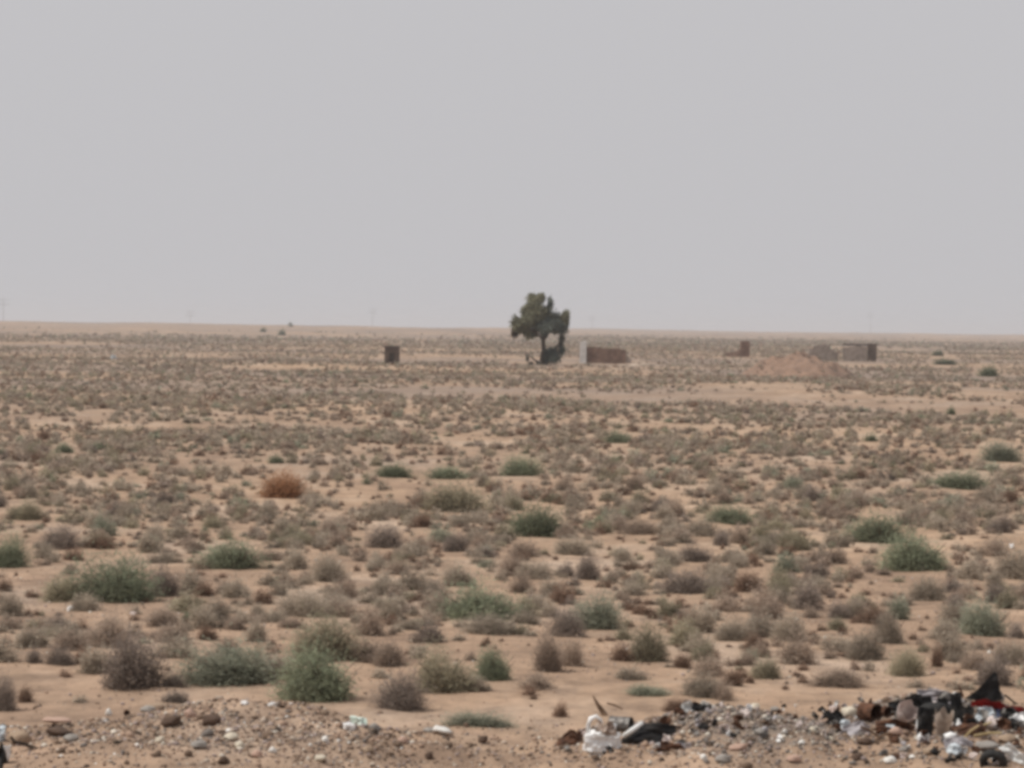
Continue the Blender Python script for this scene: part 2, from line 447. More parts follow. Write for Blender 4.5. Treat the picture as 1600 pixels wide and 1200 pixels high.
# hand placed shrubs: px, base py, width px, height px, kind, label, short name (a landmark) , forced distance
N = None
MX, MY, _z = hit(1246, 590, 250); MY += 8; MX *= MY / (MY - 8); MRX, MRY = 88 * MY / FPX, 9.0
def mound_h(x, y):
    U = (x - MX) / MRX; V_ = (y - MY) / MRY
    Rr = np.sqrt(U ** 2 + V_ ** 2)
    H = np.clip(1 - Rr ** 1.7, 0, 1) ** 0.8 * 0.9 * (1 + 0.6 * vnoise(U * 4 + 9, V_ * 4, 5)) + 0.28 * vnoise(U * 9, V_ * 9, 6) * np.clip(1 - Rr, 0, .4) * 2.5
    return H * 34 * MY / FPX
SHRUBS = [
 (503,1092,128,92,'green','largest green shrub, bushy and upright, just behind the rubble bank','the largest green shrub',None),
 (512,1032,104,74,'olive','tall olive-brown shrub rising directly behind the largest green shrub',N,None),
 (362,1099,150,62,'pale','wide pale green shrub half hidden behind the crest of the rubble bank','the wide pale green shrub',32.0),
 (206,1100,104,88,'dark','large dark grey fuzzy dry shrub behind the left end of the rubble bank','the large dark grey shrub',31.5),
 (626,1108,76,66,'dark','round dark grey-brown shrub right of the largest green shrub','the round dark shrub',None),
 (178,938,128,78,'green','big green shrub with a dark base in the left of the plain','the big left green shrub',None),
 (260,932,58,50,'dark','dark grey dry shrub touching the right side of the big left green shrub',N,None),
 (97,940,64,42,'olive','tan olive low shrub left of the big left green shrub',N,None),
 (12,886,60,56,'green','green shrub cut by the left edge of the photograph','the left edge green shrub',None),
 (98,857,58,42,'dark','dark grey shrub between the left edge green shrub and open sand',N,None),
 (366,889,98,50,'green','flat topped green shrub standing on a pale sand strip','the flat topped green shrub',None),
 (447,777,72,44,'rust','rust orange dried shrub, the only orange one on the plain','the rust orange shrub',None),
 (612,746,62,24,'deep','low green shrub, left of a pair in the middle distance','the low green pair',None),
 (690,748,74,22,'green','low spreading green shrub, right of a pair in the middle distance',N,None),
 (716,798,98,48,'olive','wide olive-grey dome shaped shrub in the middle distance','the wide olive dome shrub',None),
 (838,838,92,58,'deep','dark olive green shrub, tallest around the centre of the plain','the dark olive green shrub',None),
 (814,744,60,36,'green','small dark green shrub behind the wide olive dome shrub',N,None),
 (757,967,118,62,'green','wide green shrub in the centre of the plain with grey twigs in front','the wide green central shrub',None),
 (770,990,90,34,'grey','low grey twiggy shrub in front of the wide green central shrub',N,None),
 (930,982,78,60,'pale','grey-green tall shrub right of the wide green central shrub','the grey-green central shrub',None),
 (884,994,62,46,'dark','dark grey round shrub leaning against the grey-green central shrub',N,None),
 (1372,848,92,50,'green','green shrub, rear one of the overlapping pair on the right','the green pair on the right',None),
 (1430,890,112,62,'green','biggest green shrub on the right, front one of an overlapping pair',N,None),
 (1541,993,80,60,'pale','pale green rounded shrub alone on sand near the right edge','the lone pale green shrub',None),
 (1504,764,92,32,'green','low wide green shrub in the right middle distance','the low wide right green shrub',None),
 (1560,720,62,34,'pale','grey-green shrub behind the low wide right green shrub',N,None),
 (968,692,46,22,'green','small green shrub alone in the grey scrub below the brick ruin','the small green central shrub',None),
 (1140,818,74,34,'green','dull green flat shrub right of the central plain','the dull green flat shrub',None),
 (775,1062,62,56,'green','dark green shrub, right neighbour of an olive grey shrub near the bank','the dark green shrub',None),
 (692,1080,84,76,'olive','olive-grey ragged shrub with dark base near the rubble bank',N,None),
 (1070,926,74,42,'dark','dark grey mounded shrub in front of a line of grey shrubs','the dark grey mounded shrub',None),
 (518,908,62,46,'grey','grey dome shrub with dark right side above a sand strip','the grey dome shrub',None),
 (598,856,64,40,'dark','dark grey round shrub above the grey dome shrub',N,None),
 (712,862,46,34,'dark','small dark grey shrub left of the dark olive green shrub',N,None),
 (470,962,82,46,'grey','wide grey shrub just behind the tall olive-brown shrub',N,None),
 (412,944,34,30,'brown','small dark brown shrub left of a wide grey shrub',N,None),
 (715,915,56,38,'grey','round grey-green dry shrub behind the wide green central shrub',N,None),
 (1012,1032,56,62,'olive','pointed olive-grey shrub standing alone above the scrap metal','the pointed olive shrub',None),
 (972,1032,36,32,'brown','reddish brown shrub touching the left of the pointed olive shrub',N,None),
 (1068,1044,34,26,'brown','small dark brown shrub right of the pointed olive shrub',N,None),
 (1098,1088,62,42,'grey','grey shrub behind the grey rubble heap, left of two','the grey shrubs behind the heap',None),
 (1132,1094,36,34,'pink','pinkish brown shrub behind the grey rubble heap, right of two',N,None),
 (742,1134,100,24,'pale','flattened pale green shrub on bare ground beside a white stone','the flattened pale green shrub',None),
 (1012,1086,62,20,'pale','flat grey-green shrub in bare sand behind the black scrap metal',N,None),
 (875,1120,32,26,'brown','small dark brown shrub alone on sand left of the crushed white canister','the small brown lone shrub',None),
 (1304,1072,84,30,'pink','low brown-grey shrub lying flat on bare sand behind the scrap heap','the low flat brown-grey shrub',None),
 (1418,1056,62,46,'olive','olive brown round shrub behind the scrap heap','the olive brown round shrub',None),
 (1466,1042,22,38,'brown','narrow upright dark brown shrub behind the black triangular sheet',N,None),
 (1522,1046,46,34,'pink','pinkish brown shrub behind the black triangular sheet',N,None),
 (1582,1038,56,42,'grey','grey-brown shrub near the right edge behind the red cloth',N,None),
 (1063,1112,50,24,'brown','brown shrub poking up behind the pale sheet fragments',N,None),
 (92,1038,48,30,'dark','dark brown-grey shrub, right of two on open left sand','the dark pair on open left sand',None),
 (50,1036,32,28,'dark','dark brown-grey shrub, left of two on open left sand',N,None),
 (4,1110,44,60,'dark','dark grey shrub cut by the left edge above the bank',N,None),
 (6,924,28,22,'brown','dark brown shrub at the left edge beside a sand strip',N,None),
 (323,932,38,26,'brown','dark brown shrub on sand left of the wide grey shrub',N,None),
 (250,978,66,30,'pink','brown low shrub below the big left green shrub',N,None),
 (165,1010,78,52,'pink','pinkish grey wide shrub behind the large dark grey shrub',N,None),
 (130,955,46,30,'grey','grey shrub beside a white scrap left of the plain',N,None),
 (320,1000,40,26,'brown','small dark brown shrub left of the tall olive-brown shrub',N,None),
 (360,1028,46,34,'pink','pinkish brown shrub behind the wide pale green shrub',N,None),
 (1145,1000,56,40,'grey','grey shrub on pale sand right of the pointed olive shrub',N,None),
 (1350,1030,60,52,'grey','grey shrub with dark foot left of the olive brown round shrub',N,None),
 (1390,1005,52,56,'grey','tall grey shrub in front of open sand on the right',N,None),
 (1240,1000,56,46,'grey','grey domed shrub on sand in the right middle of the plain',N,None),
 (1195,1060,50,36,'olive','brown olive shrub behind the grey rubble heap',N,None),
 (1590,905,70,60,'grey','large grey shrub cut by the right edge beside a white scrap','the right edge grey shrub',None),
 (1310,965,44,30,'dark','dark grey low shrub left of the biggest right green shrub',N,None),
 (1450,938,58,42,'grey','grey shrub in front of the biggest right green shrub',N,None),
 (1172,924,48,34,'brown','dark reddish brown shrub right of the dark grey mounded shrub',N,None),
 (918,905,50,38,'dark','dark grey shrub at the end of a pale sand strip',N,None),
 (835,905,54,34,'grey','grey-brown shrub behind the sand strip at centre',N,None),
 (1085,878,56,30,'dark','dark grey shrub behind the dark grey mounded shrub',N,None),
 (890,866,60,32,'grey','pale grey shrub right of the dark olive green shrub',N,None),
 (1095,838,54,34,'grey','grey shrub with brown foot in front of the dull green flat shrub',N,None),
 (1000,835,56,28,'pink','pinkish grey flat shrub in mid plain',N,None),
 (850,1048,56,60,'pink','pinkish brown upright shrub right of the dark green one near the bank',N,None),
 (890,1040,40,46,'pink','brown-grey shrub behind open sand near the white canister',N,None),
 (610,1040,54,40,'pink','pinkish shrub right of the tall olive-brown shrub',N,None),
 (40,812,56,34,'olive','olive shrub near the left edge in middle distance',N,None),
 (102,708,44,18,'green','small flat green shrub far out on the left','the far left flat green shrub',None),
 (428,724,32,16,'green','small green shrub behind the rust orange shrub',N,None),
 (1487,648,18,16,'deep','dark round shrub standing on the pale sand strip','the dark shrub on the sand strip',None),
 (1360,690,28,16,'deep','small dark green shrub in the grey scrub below the earth mound',N,None),
 (1541,588,38,20,'deep','dark green bush beyond the sand strip at right','the far dark green bush',None),
 (1466,556,20,12,'deep','small dark bush near the horizon right of the grey ruin',N,None),
 (1474,570,44,12,'deep','low dark bush patch between the grey ruin and the far green bush',N,None),
 (413,519,11,8,'deep','tiny dark bush below the horizon, left one of three',N,None),
 (441,524,15,10,'deep','tiny dark bush below the horizon, middle one of three',N,None),
 (455,510,9,7,'deep','tiny dark bush on the horizon line, right one of three',N,None),
]
N_OCC = []      # (px, py, w) of occupied places
LAND = []
SHAPE_I = {}
def place_shrub(x, y, z, wm, hm, kind, label, big, group=None, parts=True, rz=None):
    i = SHAPE_I.get(kind, 0); SHAPE_I[kind] = i + 1
    me = get_shrub(kind, i % (4 if big else 9), big)
    rz = random.uniform(0, 6.28) if rz is None else rz
    o = put('desert_shrub', me, (x, y, z - 0.01), rz, (wm, wm, hm))
    tag(o, label, 'shrub', group or 'dry shrubs scattered over the plain')
    if parts:
        put('stems', STEM_MESH[i % 3], parent=o)
    return o
for (px, py, wp, hp, kind, label, short, dist) in SHRUBS:
    if dist: x, y, z = at_dist(px, dist, 1000)
    else: x, y, z = hit(px, py, 27.5)
    ppm = FPX / y
    place_shrub(x, y, z, wp / ppm * 1.28, hp / ppm * 1.12, kind, label, wp > 45 or wp * hp > 1500, parts=wp > 40)
    N_OCC.append((px, py - hp * 0.45, wp * 0.5, hp * 0.6))
    if short: LAND.append((px, py - hp * 0.4, short))
LAND += [(942, 1150, 'the crushed white canister'), (1020, 1150, 'the black scrap sheet'), (1460, 1120, 'the scrap heap'),
         (845, 560, 'the lone tree'), (945, 560, 'the brick ruin'), (1345, 560, 'the grey ruin')]

# bare sand places in photo pixels: cx, cy, half width, half height, slope
BARE = [(1380, 630, 270, 12, 0.055), (720, 613, 130, 8, 0.01), (1010, 622, 160, 7, 0.0), (900, 914, 110, 12, 0.03), (600, 902, 120, 11, 0.0),
        (340, 902, 110, 10, 0.0), (390, 732, 180, 6, 0.0), (585, 782, 70, 11, 0.0), (60, 1062, 75, 36, 0), (1330, 1088, 210, 26, 0.0),
        (1460, 955, 80, 16, 0), (830, 1100, 90, 36, 0), (1100, 940, 70, 12, 0), (290, 1045, 45, 18, 0), (60, 905, 90, 14, 0),
        (960, 1090, 110, 26, 0), (1560, 1075, 60, 20, 0), (520, 1120, 220, 22, 0), (940, 1010, 50, 14, 0), (1250, 1020, 60, 10, 0),
        (690, 560, 110, 5, 0), (1180, 605, 120, 7, 0), (80, 538, 110, 4, 0), (430, 575, 80, 5, 0), (950, 775, 110, 6, 0),
        (1060, 668, 70, 5, 0), (1480, 714, 50, 6, 0), (260, 668, 160, 5, 0), (650, 702, 120, 7, 0), (640, 625, 8, 26, 0.0),
        (1380, 545, 90, 4, 0.02), (1560, 612, 60, 6, 0.05), (1320, 915, 40, 14, 0), (1530, 850, 60, 7, 0), (740, 690, 80, 8, 0)]
def bare_mask(px, py):
    m = np.zeros(px.shape, bool)
    for cx, cy, hw, hh, sl in BARE:
        e = ((px - cx) / hw) ** 2 + ((py - cy - (px - cx) * sl) / hh) ** 2
        m |= e < 1 + 0.5 * vnoise(px / 23.0, py / 9.0, 77)
    return m
R3T = np.array(R3.transposed())
def px_arr(x, y, z):
    v = R3T @ np.stack([x, y, z - 3.0])
    return 800 + FPX * v[0] / -v[2], 600 - FPX * v[1] / -v[2]

def candidates(y0, y1, dens, margin=1.3):
    half = lambda d: d * 0.1317 * margin + 2
    area = 0.5 * (half(y0) + half(y1)) * 2 * (y1 - y0)
    n = int(area * dens)
    y = RNG.uniform(y0, y1, n * 2); x = RNG.uniform(-half(y1), half(y1), n * 2)
    k = np.abs(x) < half(y); x, y = x[k], y[k]
    return x, y

def density_field(x, y):
    f = 1.0 + 1.1 * vnoise(x / 3.2, y / 6.0, 31) + 1.3 * vnoise(x / 1.1, y / 2.6, 32)
    g = 1.0 + 0.8 * vnoise(x / 28.0, y / 30.0, 33) + 0.7 * vnoise(x / 7.0, y / 14, 34)
    t = smooth(55, 120, y)
    return np.clip(f * (1 - t) + g * f * t, 0.0, 2.5)

def far_fade(x, y):
    q = smooth(-0.02, 0.03, x / y)
    lim = 760 * (1 - q) + 1250 * q
    return 1 - smooth(0.45, 1.5, y / lim * (1 + 0.5 * vnoise(x / 40, y / 90, 88)))

bands = [(30.2, 46, 9.5), (46, 70, 7.4), (70, 110, 4.0), (110, 170, 1.8), (170, 300, 1.2), (300, 600, 0.55), (600, 1700, 0.16)]
PX, PY, PZ = [], [], []
for a, b, dn in bands:
    x, y = candidates(a, b, dn)
    keep = RNG.uniform(0, 1.5, len(x)) < density_field(x, y)
    if b > 400: keep &= RNG.uniform(0, 1, len(x)) < far_fade(x, y)
    x, y = x[keep], y[keep]
    z = terrain(x, y) + np.maximum(mound_h(x, y), 0)
    px, py = px_arr(x, y, z)
    k = (~bare_mask(px, py) | (RNG.uniform(size=len(px)) < np.where(py < 700, 0.08, np.where(py < 800, 0.2, 0.32)))) & ~((py > 1085) & (px > 840)) & ~((py > 1100))
    # not on top of the ruins and the tree
    k &= ~((y > 300) & (y < 400) & (((px > 795) & (px < 1000) & (py > 545) & (py < 600)) | ((px > 1150) & (px < 1180) & (py > 530) & (py < 565)) | ((px > 1310) & (px < 1380) & (py > 530) & (py < 573)) | ((px > 590) & (px < 635) & (py > 540) & (py < 585))))
    PX.append(x[k]); PY.append(y[k]); PZ.append(z[k])
X = np.concatenate(PX); Y = np.concatenate(PY); Z = np.concatenate(PZ)
NN = len(X)
clump = vnoise(X / 6, Y / 10, 41)
Wd = np.clip(np.exp(RNG.normal(np.log(0.25), 0.42, NN)) * (1 + 0.5 * clump), 0.09, 0.46)
Hd = Wd * RNG.uniform(0.38, 0.78, NN)
far = smooth(350, 900, Y); Wd *= 1 + 1.3 * far; Hd *= 1 + 0.5 * far
KN = ['grey', 'dark', 'pink', 'olive', 'brown', 'pale', 'green']
tiny = RNG.uniform(size=NN) < 0.38 * (1 - smooth(60, 130, Y))
Wd = np.where(tiny, RNG.uniform(0.07, 0.17, NN), Wd)
Hd = Wd * RNG.uniform(0.38, 0.80, NN)
Kd = RNG.choice(7, NN, p=[0.43, 0.06, 0.24, 0.14, 0.08, 0.03, 0.02])
Kd = np.where((Wd < 0.2) & (RNG.uniform(size=NN) < 0.5), 4, Kd)
ppx, ppy = px_arr(X, Y, Z)
occ = np.zeros(NN, bool)
for cx, cy, hw, hh in N_OCC:
    occ |= ((ppx - cx) / (hw * 1.0 + 4)) ** 2 + ((ppy - Hd * FPX / Y * 0.4 - cy) / (hh + 3)) ** 2 < 1
X, Y, Z, Wd, Hd, Kd, ppx, ppy = (q[~occ] for q in (X, Y, Z, Wd, Hd, Kd, ppx, ppy))
# thin overlaps among the near ones
inview = (ppx > -10) & (ppx < 1610) & (ppy < 1110) & (ppy > 600)
show = Wd * Hd * (FPX / Y) ** 2 * inview
order = np.argsort(-show)
NEAR_MAX = 225
near = []
for i in order:
    if len(near) >= NEAR_MAX: break
    ok = True
    for j in near:
        if abs(X[i] - X[j]) < 0.42 * (Wd[i] + Wd[j]) and abs(Y[i] - Y[j]) < 0.7 * (Wd[i] + Wd[j]):
            ok = False; break
    if ok: near.append(i)
    else: show[i] = -1
near_set = np.zeros(len(X), bool); near_set[near] = True
dropped = show < 0

WORD = {'grey': 'grey', 'dark': 'dark grey', 'pink': 'pinkish brown', 'olive': 'olive', 'brown': 'dark brown', 'pale': 'pale green', 'green': 'green'}
ORD = ['nearest', 'second', 'third', 'fourth', 'fifth', 'sixth', 'seventh', 'eighth', 'ninth', 'tenth']
desc = {}
for i in near:
    px, py = ppx[i], ppy[i] - Hd[i] * FPX / Y[i] * 0.5
    best = min(LAND, key=lambda l: ((l[0] - px) / 1.4) ** 2 + (l[1] - py) ** 2)
    dx, dy = px - best[0], py - best[1]
    if abs(dx) > 1.6 * abs(dy): rel = 'left of' if dx < 0 else 'right of'
    elif abs(dy) > 1.6 * abs(dx): rel = 'behind' if dy < 0 else 'in front of'
    else: rel = ('behind' if dy < 0 else 'in front') + (' and left of' if dx < 0 else ' and right of')
    size = 'small' if Wd[i] < 0.24 else ('medium' if Wd[i] < 0.36 else 'large')
    desc.setdefault((size, WORD[KN[Kd[i]]], rel, best[2]), []).append((math.hypot(dx, dy), i))
LABEL = {}
for (size, cw, rel, lm), lst in desc.items():
    lst.sort()
    for q, (_, i) in enumerate(lst):
        LABEL[i] = f'{size} {cw} dry shrub {rel} {lm}' if len(lst) == 1 else f'{ORD[min(q, 9)]} {size} {cw} shrub {rel} {lm}'
for i in near:
    if len(LABEL[i].split()) > 16: LABEL[i] = LABEL[i].replace(' of the ', ' of ').replace('behind the ', 'behind ')
    place_shrub(float(X[i]), float(Y[i]), float(Z[i]), float(Wd[i]) * 1.1, float(Hd[i]), KN[Kd[i]], LABEL[i], False, parts=False)

# everything else that grows, as one mass: more and more distant, ever simpler tufts
def scrub():
    VS, FS, CS = [], [], []; off = 0
    rest = ~near_set & ~dropped
    lods = [(0, 55, 460, 0.18, 0.044), (55, 90, 260, 0.20, 0.062), (90, 150, 130, 0.26, 0.10), (150, 300, 44, 0.34, 0.18), (300, 600, 18, 0.50, 0.30), (600, 9999, 10, 0.7, 0.45)]
    for a, b, n, ln, wd in lods:
        m = rest & (Y >= a) & (Y < b)
        for kd in range(7):
            for var in range(4):
                sel = np.nonzero(m & (Kd == kd) & ((np.arange(len(X)) % 4) == var))[0]
                if not len(sel): continue
                v, f, c = tuft_arrays(KN[kd], n, ln, wd, 50 + kd * 10 + var, lobes=5)
                th = RNG.uniform(0, 6.28, len(sel)); cs, sn = np.cos(th), np.sin(th)
                vx = (v[None, :, 0] * cs[:, None] - v[None, :, 1] * sn[:, None]) * Wd[sel][:, None] * 1.1 + X[sel][:, None]
                vy = (v[None, :, 0] * sn[:, None] + v[None, :, 1] * cs[:, None]) * Wd[sel][:, None] * 1.1 + Y[sel][:, None]
                vz = v[None, :, 2] * Hd[sel][:, None] + Z[sel][:, None]
                tone = RNG.uniform(0.8, 1.2, len(sel))
                VS.append(np.stack([vx, vy, vz], -1).reshape(-1, 3).astype(np.float32))
                FS.append((f[None] + (np.arange(len(sel)) * len(v))[:, None, None] + off).reshape(-1, 3))
                CS.append((c[None] * tone[:, None, None]).reshape(-1, 3).astype(np.float32))
                off += len(sel) * len(v)
    me = mesh_from('desert_scrub', np.concatenate(VS), np.concatenate(FS), SCRUB_M, np.concatenate(CS))
    o = put('desert_scrub', me)
    tag(o, 'countless low grey-brown tufts of dry scrub covering the plain to the horizon', 'scrub', kind='stuff')
    print('scrub tris', len(me.polygons), 'shrubs', len(X))
scrub()

# ------------------------------------------------------------------ stones and gravel
def rock_arrays(seed, sub=2, rough=0.35, flat=0.7):
    import bmesh
    bm = bmesh.new(); bmesh.ops.create_icosphere(bm, subdivisions=sub, radius=0.5)
    r = random.Random(seed); off = Vector((r.uniform(-50, 50), r.uniform(-50, 50), r.uniform(-50, 50)))
    cuts = [Vector((r.gauss(0, 1), r.gauss(0, 1), r.gauss(0, 1))).normalized() for _ in range(6)]
    for v in bm.verts:
        p = v.co.copy()
        k = 1 + rough * mnoise.noise(p * 2.2 + off) + rough * 0.4 * mnoise.noise(p * 6 + off)
        p *= k
        for c in cuts:
            d = p.dot(c) - 0.36
            if d > 0: p -= c * d * 0.85
        p.z *= flat
        v.co = p
    vs = np.array([v.co[:] for v in bm.verts]); fs = np.array([[v.index for v in f.verts] for f in bm.faces])
    bm.free(); return vs, fs

STONE = {
    'cream': mottled('cream_stone', (0.46, 0.40, 0.31), (0.62, 0.56, 0.46), 0.9, 30),
    'white': mottled('white_stone', (0.56, 0.54, 0.50), (0.78, 0.76, 0.72), 0.8, 30),
    'grey': mottled('grey_stone', (0.18, 0.165, 0.15), (0.34, 0.31, 0.28), 0.9, 25),
    'pink': mottled('pinkish_stone', (0.33, 0.21, 0.16), (0.48, 0.34, 0.27), 0.9, 25),
    'brown': mottled('dark_brown_stone', (0.055, 0.035, 0.026), (0.13, 0.085, 0.06), 0.9, 25),
    'tan': mottled('tan_stone', (0.24, 0.17, 0.12), (0.36, 0.27, 0.19), 0.9, 25),
}
def gravel():
    n = 62000
    x = RNG.uniform(-5.2, 5.2, n); yc, zc = berm_line(x)
    y = yc + RNG.normal(-0.5, 1.1, n)
    dens = 0.35 + 1.0 * np.clip(vnoise(x / 0.7, y / 1.2, 61) + 0.35, 0, 1)
    dens += 1.6 * np.exp(-((x - 1.6) / 0.8) ** 2) * (y > 22.8) + 0.8 * (x > 2.3) * (y > 22.5) + 0.25 * (x < -0.6)
    dens *= np.where((x > -0.5) & (x < 0.35), 0.45, 1)
    k = (RNG.uniform(0, 1.5, n) < dens) & (y > 19) & (y < yc + 1.3)
    x, y = x[k], y[k]
    # grit, clods and dead litter on the near plain behind the bank
    m_ = 26000; yp = 25.5 + 26 * RNG.uniform(0, 1, m_) ** 1.3; xp = RNG.uniform(-1, 1, m_) * (yp * 0.16 + 1)
    kp = RNG.uniform(0, 1, m_) < np.clip(0.35 + 1.6 * vnoise(xp / 1.1, yp / 1.8, 66), 0.04, 1)
    x = np.concatenate([x, xp[kp]]); y = np.concatenate([y, yp[kp]]); n = len(x); z = terrain(x, y)
    s = np.clip(np.exp(RNG.normal(np.log(0.0145), 0.50, n)), 0.008, 0.075)
    pal = np.array([(0.30, 0.21, 0.155), (0.23, 0.165, 0.12), (0.13, 0.09, 0.065), (0.38, 0.31, 0.25), (0.52, 0.47, 0.40), (0.30, 0.24, 0.22), (0.17, 0.15, 0.135), (0.06, 0.045, 0.035), (0.7, 0.68, 0.64)])
    pl = RNG.choice(9, n, p=[0.23, 0.19, 0.17, 0.13, 0.035, 0.12, 0.07, 0.045, 0.010])
    greyz = (np.exp(-((x - 1.55) / 0.7) ** 2) + np.exp(-((x - 2.75) / 0.6) ** 2)) * (y > 22.3)
    pl = np.where(RNG.uniform(size=n) < 0.65 * greyz, RNG.choice([3, 5, 6, 6, 6, 7, 2, 5, 4], n), pl)
    VS, FS, CS = [], [], []; off = 0
    for var in range(6):
        v, f = rock_arrays(300 + var, 1, 0.4, 0.75)
        sel = np.nonzero(np.arange(n) % 6 == var)[0]
        th = RNG.uniform(0, 6.28, len(sel)); cs, sn = np.cos(th)[:, None], np.sin(th)[:, None]
        e = RNG.uniform(0.7, 1.3, (len(sel), 3)) * s[sel][:, None]
        a = v[None, :, 0] * e[:, 0:1]; b = v[None, :, 1] * e[:, 1:2]; c = v[None, :, 2] * e[:, 2:3]
        VS.append(np.stack([a * cs - b * sn + x[sel][:, None], a * sn + b * cs + y[sel][:, None], c + z[sel][:, None] + 0.15 * s[sel][:, None]], -1).reshape(-1, 3))
        FS.append((f[None] + (np.arange(len(sel)) * len(v))[:, None, None] + off).reshape(-1, 3))
        col = pal[pl[sel]] * RNG.uniform(0.8, 1.2, (len(sel), 1))
        CS.append(np.repeat(col, len(v), 0)); off += len(sel) * len(v)
    me = mesh_from('gravel', np.concatenate(VS), np.concatenate(FS), attr_mat('mixed_gravel', 0.9, 0.15), np.concatenate(CS))
    tag(put('gravel', me), 'mixed pebbles and crumbs of rubble strewn over the bank and the near sand', 'gravel', kind='stuff')
gravel()

ROCKS = [rock_arrays(s, 3, 0.42, 0.72) for s in range(8)]
ROCK_ME = {}
def stone(px, py, wp, hp, kind, label, var, tilt=0.0, cat='stone', dmin=14, lift=0.35):
    x, y, z = hit(px, py, dmin)
    ppm = FPX / y; wm, hm = wp / ppm, hp / ppm
    key = (kind, var)
    if key not in ROCK_ME:
        v, f = ROCKS[var % 8]; ROCK_ME[key] = mesh_from('rock', v, f, STONE[kind])
    dims = np.ptp(ROCKS[var % 8][0], axis=0)
    o = put('stone', ROCK_ME[key], (x, y, z + hm * lift), rot=(0, tilt, 0.0), sc=(wm / dims[0], wm * 0.8 / dims[1], hm / dims[2]))
    tag(o, label, cat, 'stones on the rubble bank')
    return o
stone(92, 1150, 44, 17, 'brown', 'flat dark brown stone under a pinkish slab at the left end', 0)
stone(88, 1138, 46, 10, 'pink', 'pinkish flat slab lying on the dark brown stone at left', 1, 0.05, lift=1.3)
stone(112, 1158, 26, 13, 'grey', 'pale grey stone right of the flat dark brown stone', 2)
stone(30, 1165, 40, 26, 'tan', 'tan boulder behind the bent dark branch at the left corner', 3)
stone(170, 1118, 11, 12, 'white', 'small bright white stone left of the rusty can on the bank', 4)
stone(232, 1112, 26, 12, 'grey', 'pale grey flat stone right of the rusty can on the bank', 5)
stone(243, 1106, 40, 8, 'tan', 'tan flat slab behind the pale grey flat stone', 6)
stone(268, 1134, 32, 18, 'brown', 'dark brown broken stone left of a small pink stone', 7)
stone(297, 1122, 20, 17, 'pink', 'small pink stone between two dark brown lumps on the bank', 0)
stone(330, 1134, 30, 24, 'brown', 'round dark brown lump right of the small pink stone', 1)
stone(362, 1156, 24, 14, 'cream', 'cream stone, upper of two below the dark brown lump', 2)
stone(374, 1170, 16, 13, 'cream', 'small cream stone, lower of two below the dark brown lump', 3)
stone(426, 1176, 14, 10, 'white', 'small white stone right of the two cream stones', 4)
stone(402, 1184, 18, 14, 'pink', 'pale pink stone near the bottom edge under the small white stone', 5)
stone(310, 1168, 28, 13, 'grey', 'pale grey stone low on the bank left of the cream stones', 6)
stone(250, 1160, 16, 12, 'cream', 'small pale stone in the middle of the left bank', 7)
stone(438, 1106, 9, 8, 'brown', 'small black-brown stone beside the crumpled white paper', 0)
stone(690, 1146, 30, 13, 'white', 'largest white stone, beside the flattened pale green shrub', 1, 0.25)
stone(672, 1144, 22, 9, 'grey', 'grey stone touching the left side of the largest white stone', 2)
stone(508, 1160, 12, 11, 'white', 'small white stone left of the greenish plastic scrap', 3)
stone(585, 1142, 22, 13, 'grey', 'pale grey stone right of the greenish plastic scrap', 4)
stone(630, 1160, 17, 12, 'pink', 'pink stone below the grey and white stone pair', 5)
stone(670, 1186, 14, 13, 'brown', 'reddish brown stone near the bottom edge under the white stone', 6)
stone(755, 1162, 16, 14, 'brown', 'reddish brown stone left of the crushed white canister', 7)
stone(1253, 1164, 11, 10, 'white', 'bright white pebble in front of the grey rubble heap', 2)
stone(1099, 1188, 12, 11, 'white', 'bright white pebble near the bottom edge under the black sheet', 3)
stone(1226, 1147, 9, 8, 'white', 'tiny white pebble on the grey rubble heap', 4)
stone(1298, 1158, 13, 9, 'cream', 'cream pebble between the rubble heap and the rusty can', 5)
stone(1390, 1192, 22, 12, 'white', 'flat white stone near the bottom edge under the scrap heap', 6)
stone(1414, 1174, 17, 11, 'grey', 'pale grey stone above the flat white stone at the bottom edge', 7)
stone(1270, 1146, 14, 12, 'cream', 'cream pebble on the right end of the grey rubble heap', 0)
stone(1210, 1112, 15, 10, 'grey', 'light grey stone on top of the grey rubble heap', 1)
stone(1180, 1108, 17, 12, 'cream', 'light stone at the left top of the grey rubble heap', 2)
stone(1327, 1120, 27, 18, 'cream', 'cream boulder beside the dark brown can in the scrap', 3)
stone(1560, 1096, 22, 20, 'grey', 'grey stone under the black triangular sheet', 4)
stone(1352, 1162, 26, 12, 'brown', 'dark brown stone in front of the rusty can', 5)
stone(1340, 1188, 22, 14, 'brown', 'dark stone near the bottom edge left of the flat white stone', 6)
stone(1155, 1172, 30, 13, 'pink', 'pinkish stone in front of the grey rubble heap', 7)
stone(1188, 1150, 24, 14, 'grey', 'dark grey stone in front of the grey rubble heap', 0)
stone(1540, 1172, 40, 18, 'grey', 'flat grey stone behind the half buried tyre', 1)
stone(1575, 1160, 30, 16, 'tan', 'tan stone near the right edge above the torn white sheet', 2)
stone(1452, 1180, 24, 14, 'tan', 'tan stone left of the half buried tyre', 3)
stone(1400, 1150, 30, 14, 'pink', 'pinkish stone at the foot of the scrap heap', 4)
stone(1130, 1192, 26, 16, 'grey', 'grey stone at the bottom edge right of a white pebble', 5)
stone(1240, 1190, 24, 12, 'pink', 'pink stone at the bottom edge below the grey rubble heap', 6)
stone(500, 1190, 18, 13, 'cream', 'cream stone at the bottom edge in the middle of the bank', 1)
stone(575, 1176, 20, 14, 'tan', 'tan stone low on the bank below the greenish plastic scrap', 2)
stone(350, 1194, 20, 14, 'brown', 'brown stone at the bottom edge left of the pale pink stone', 4)

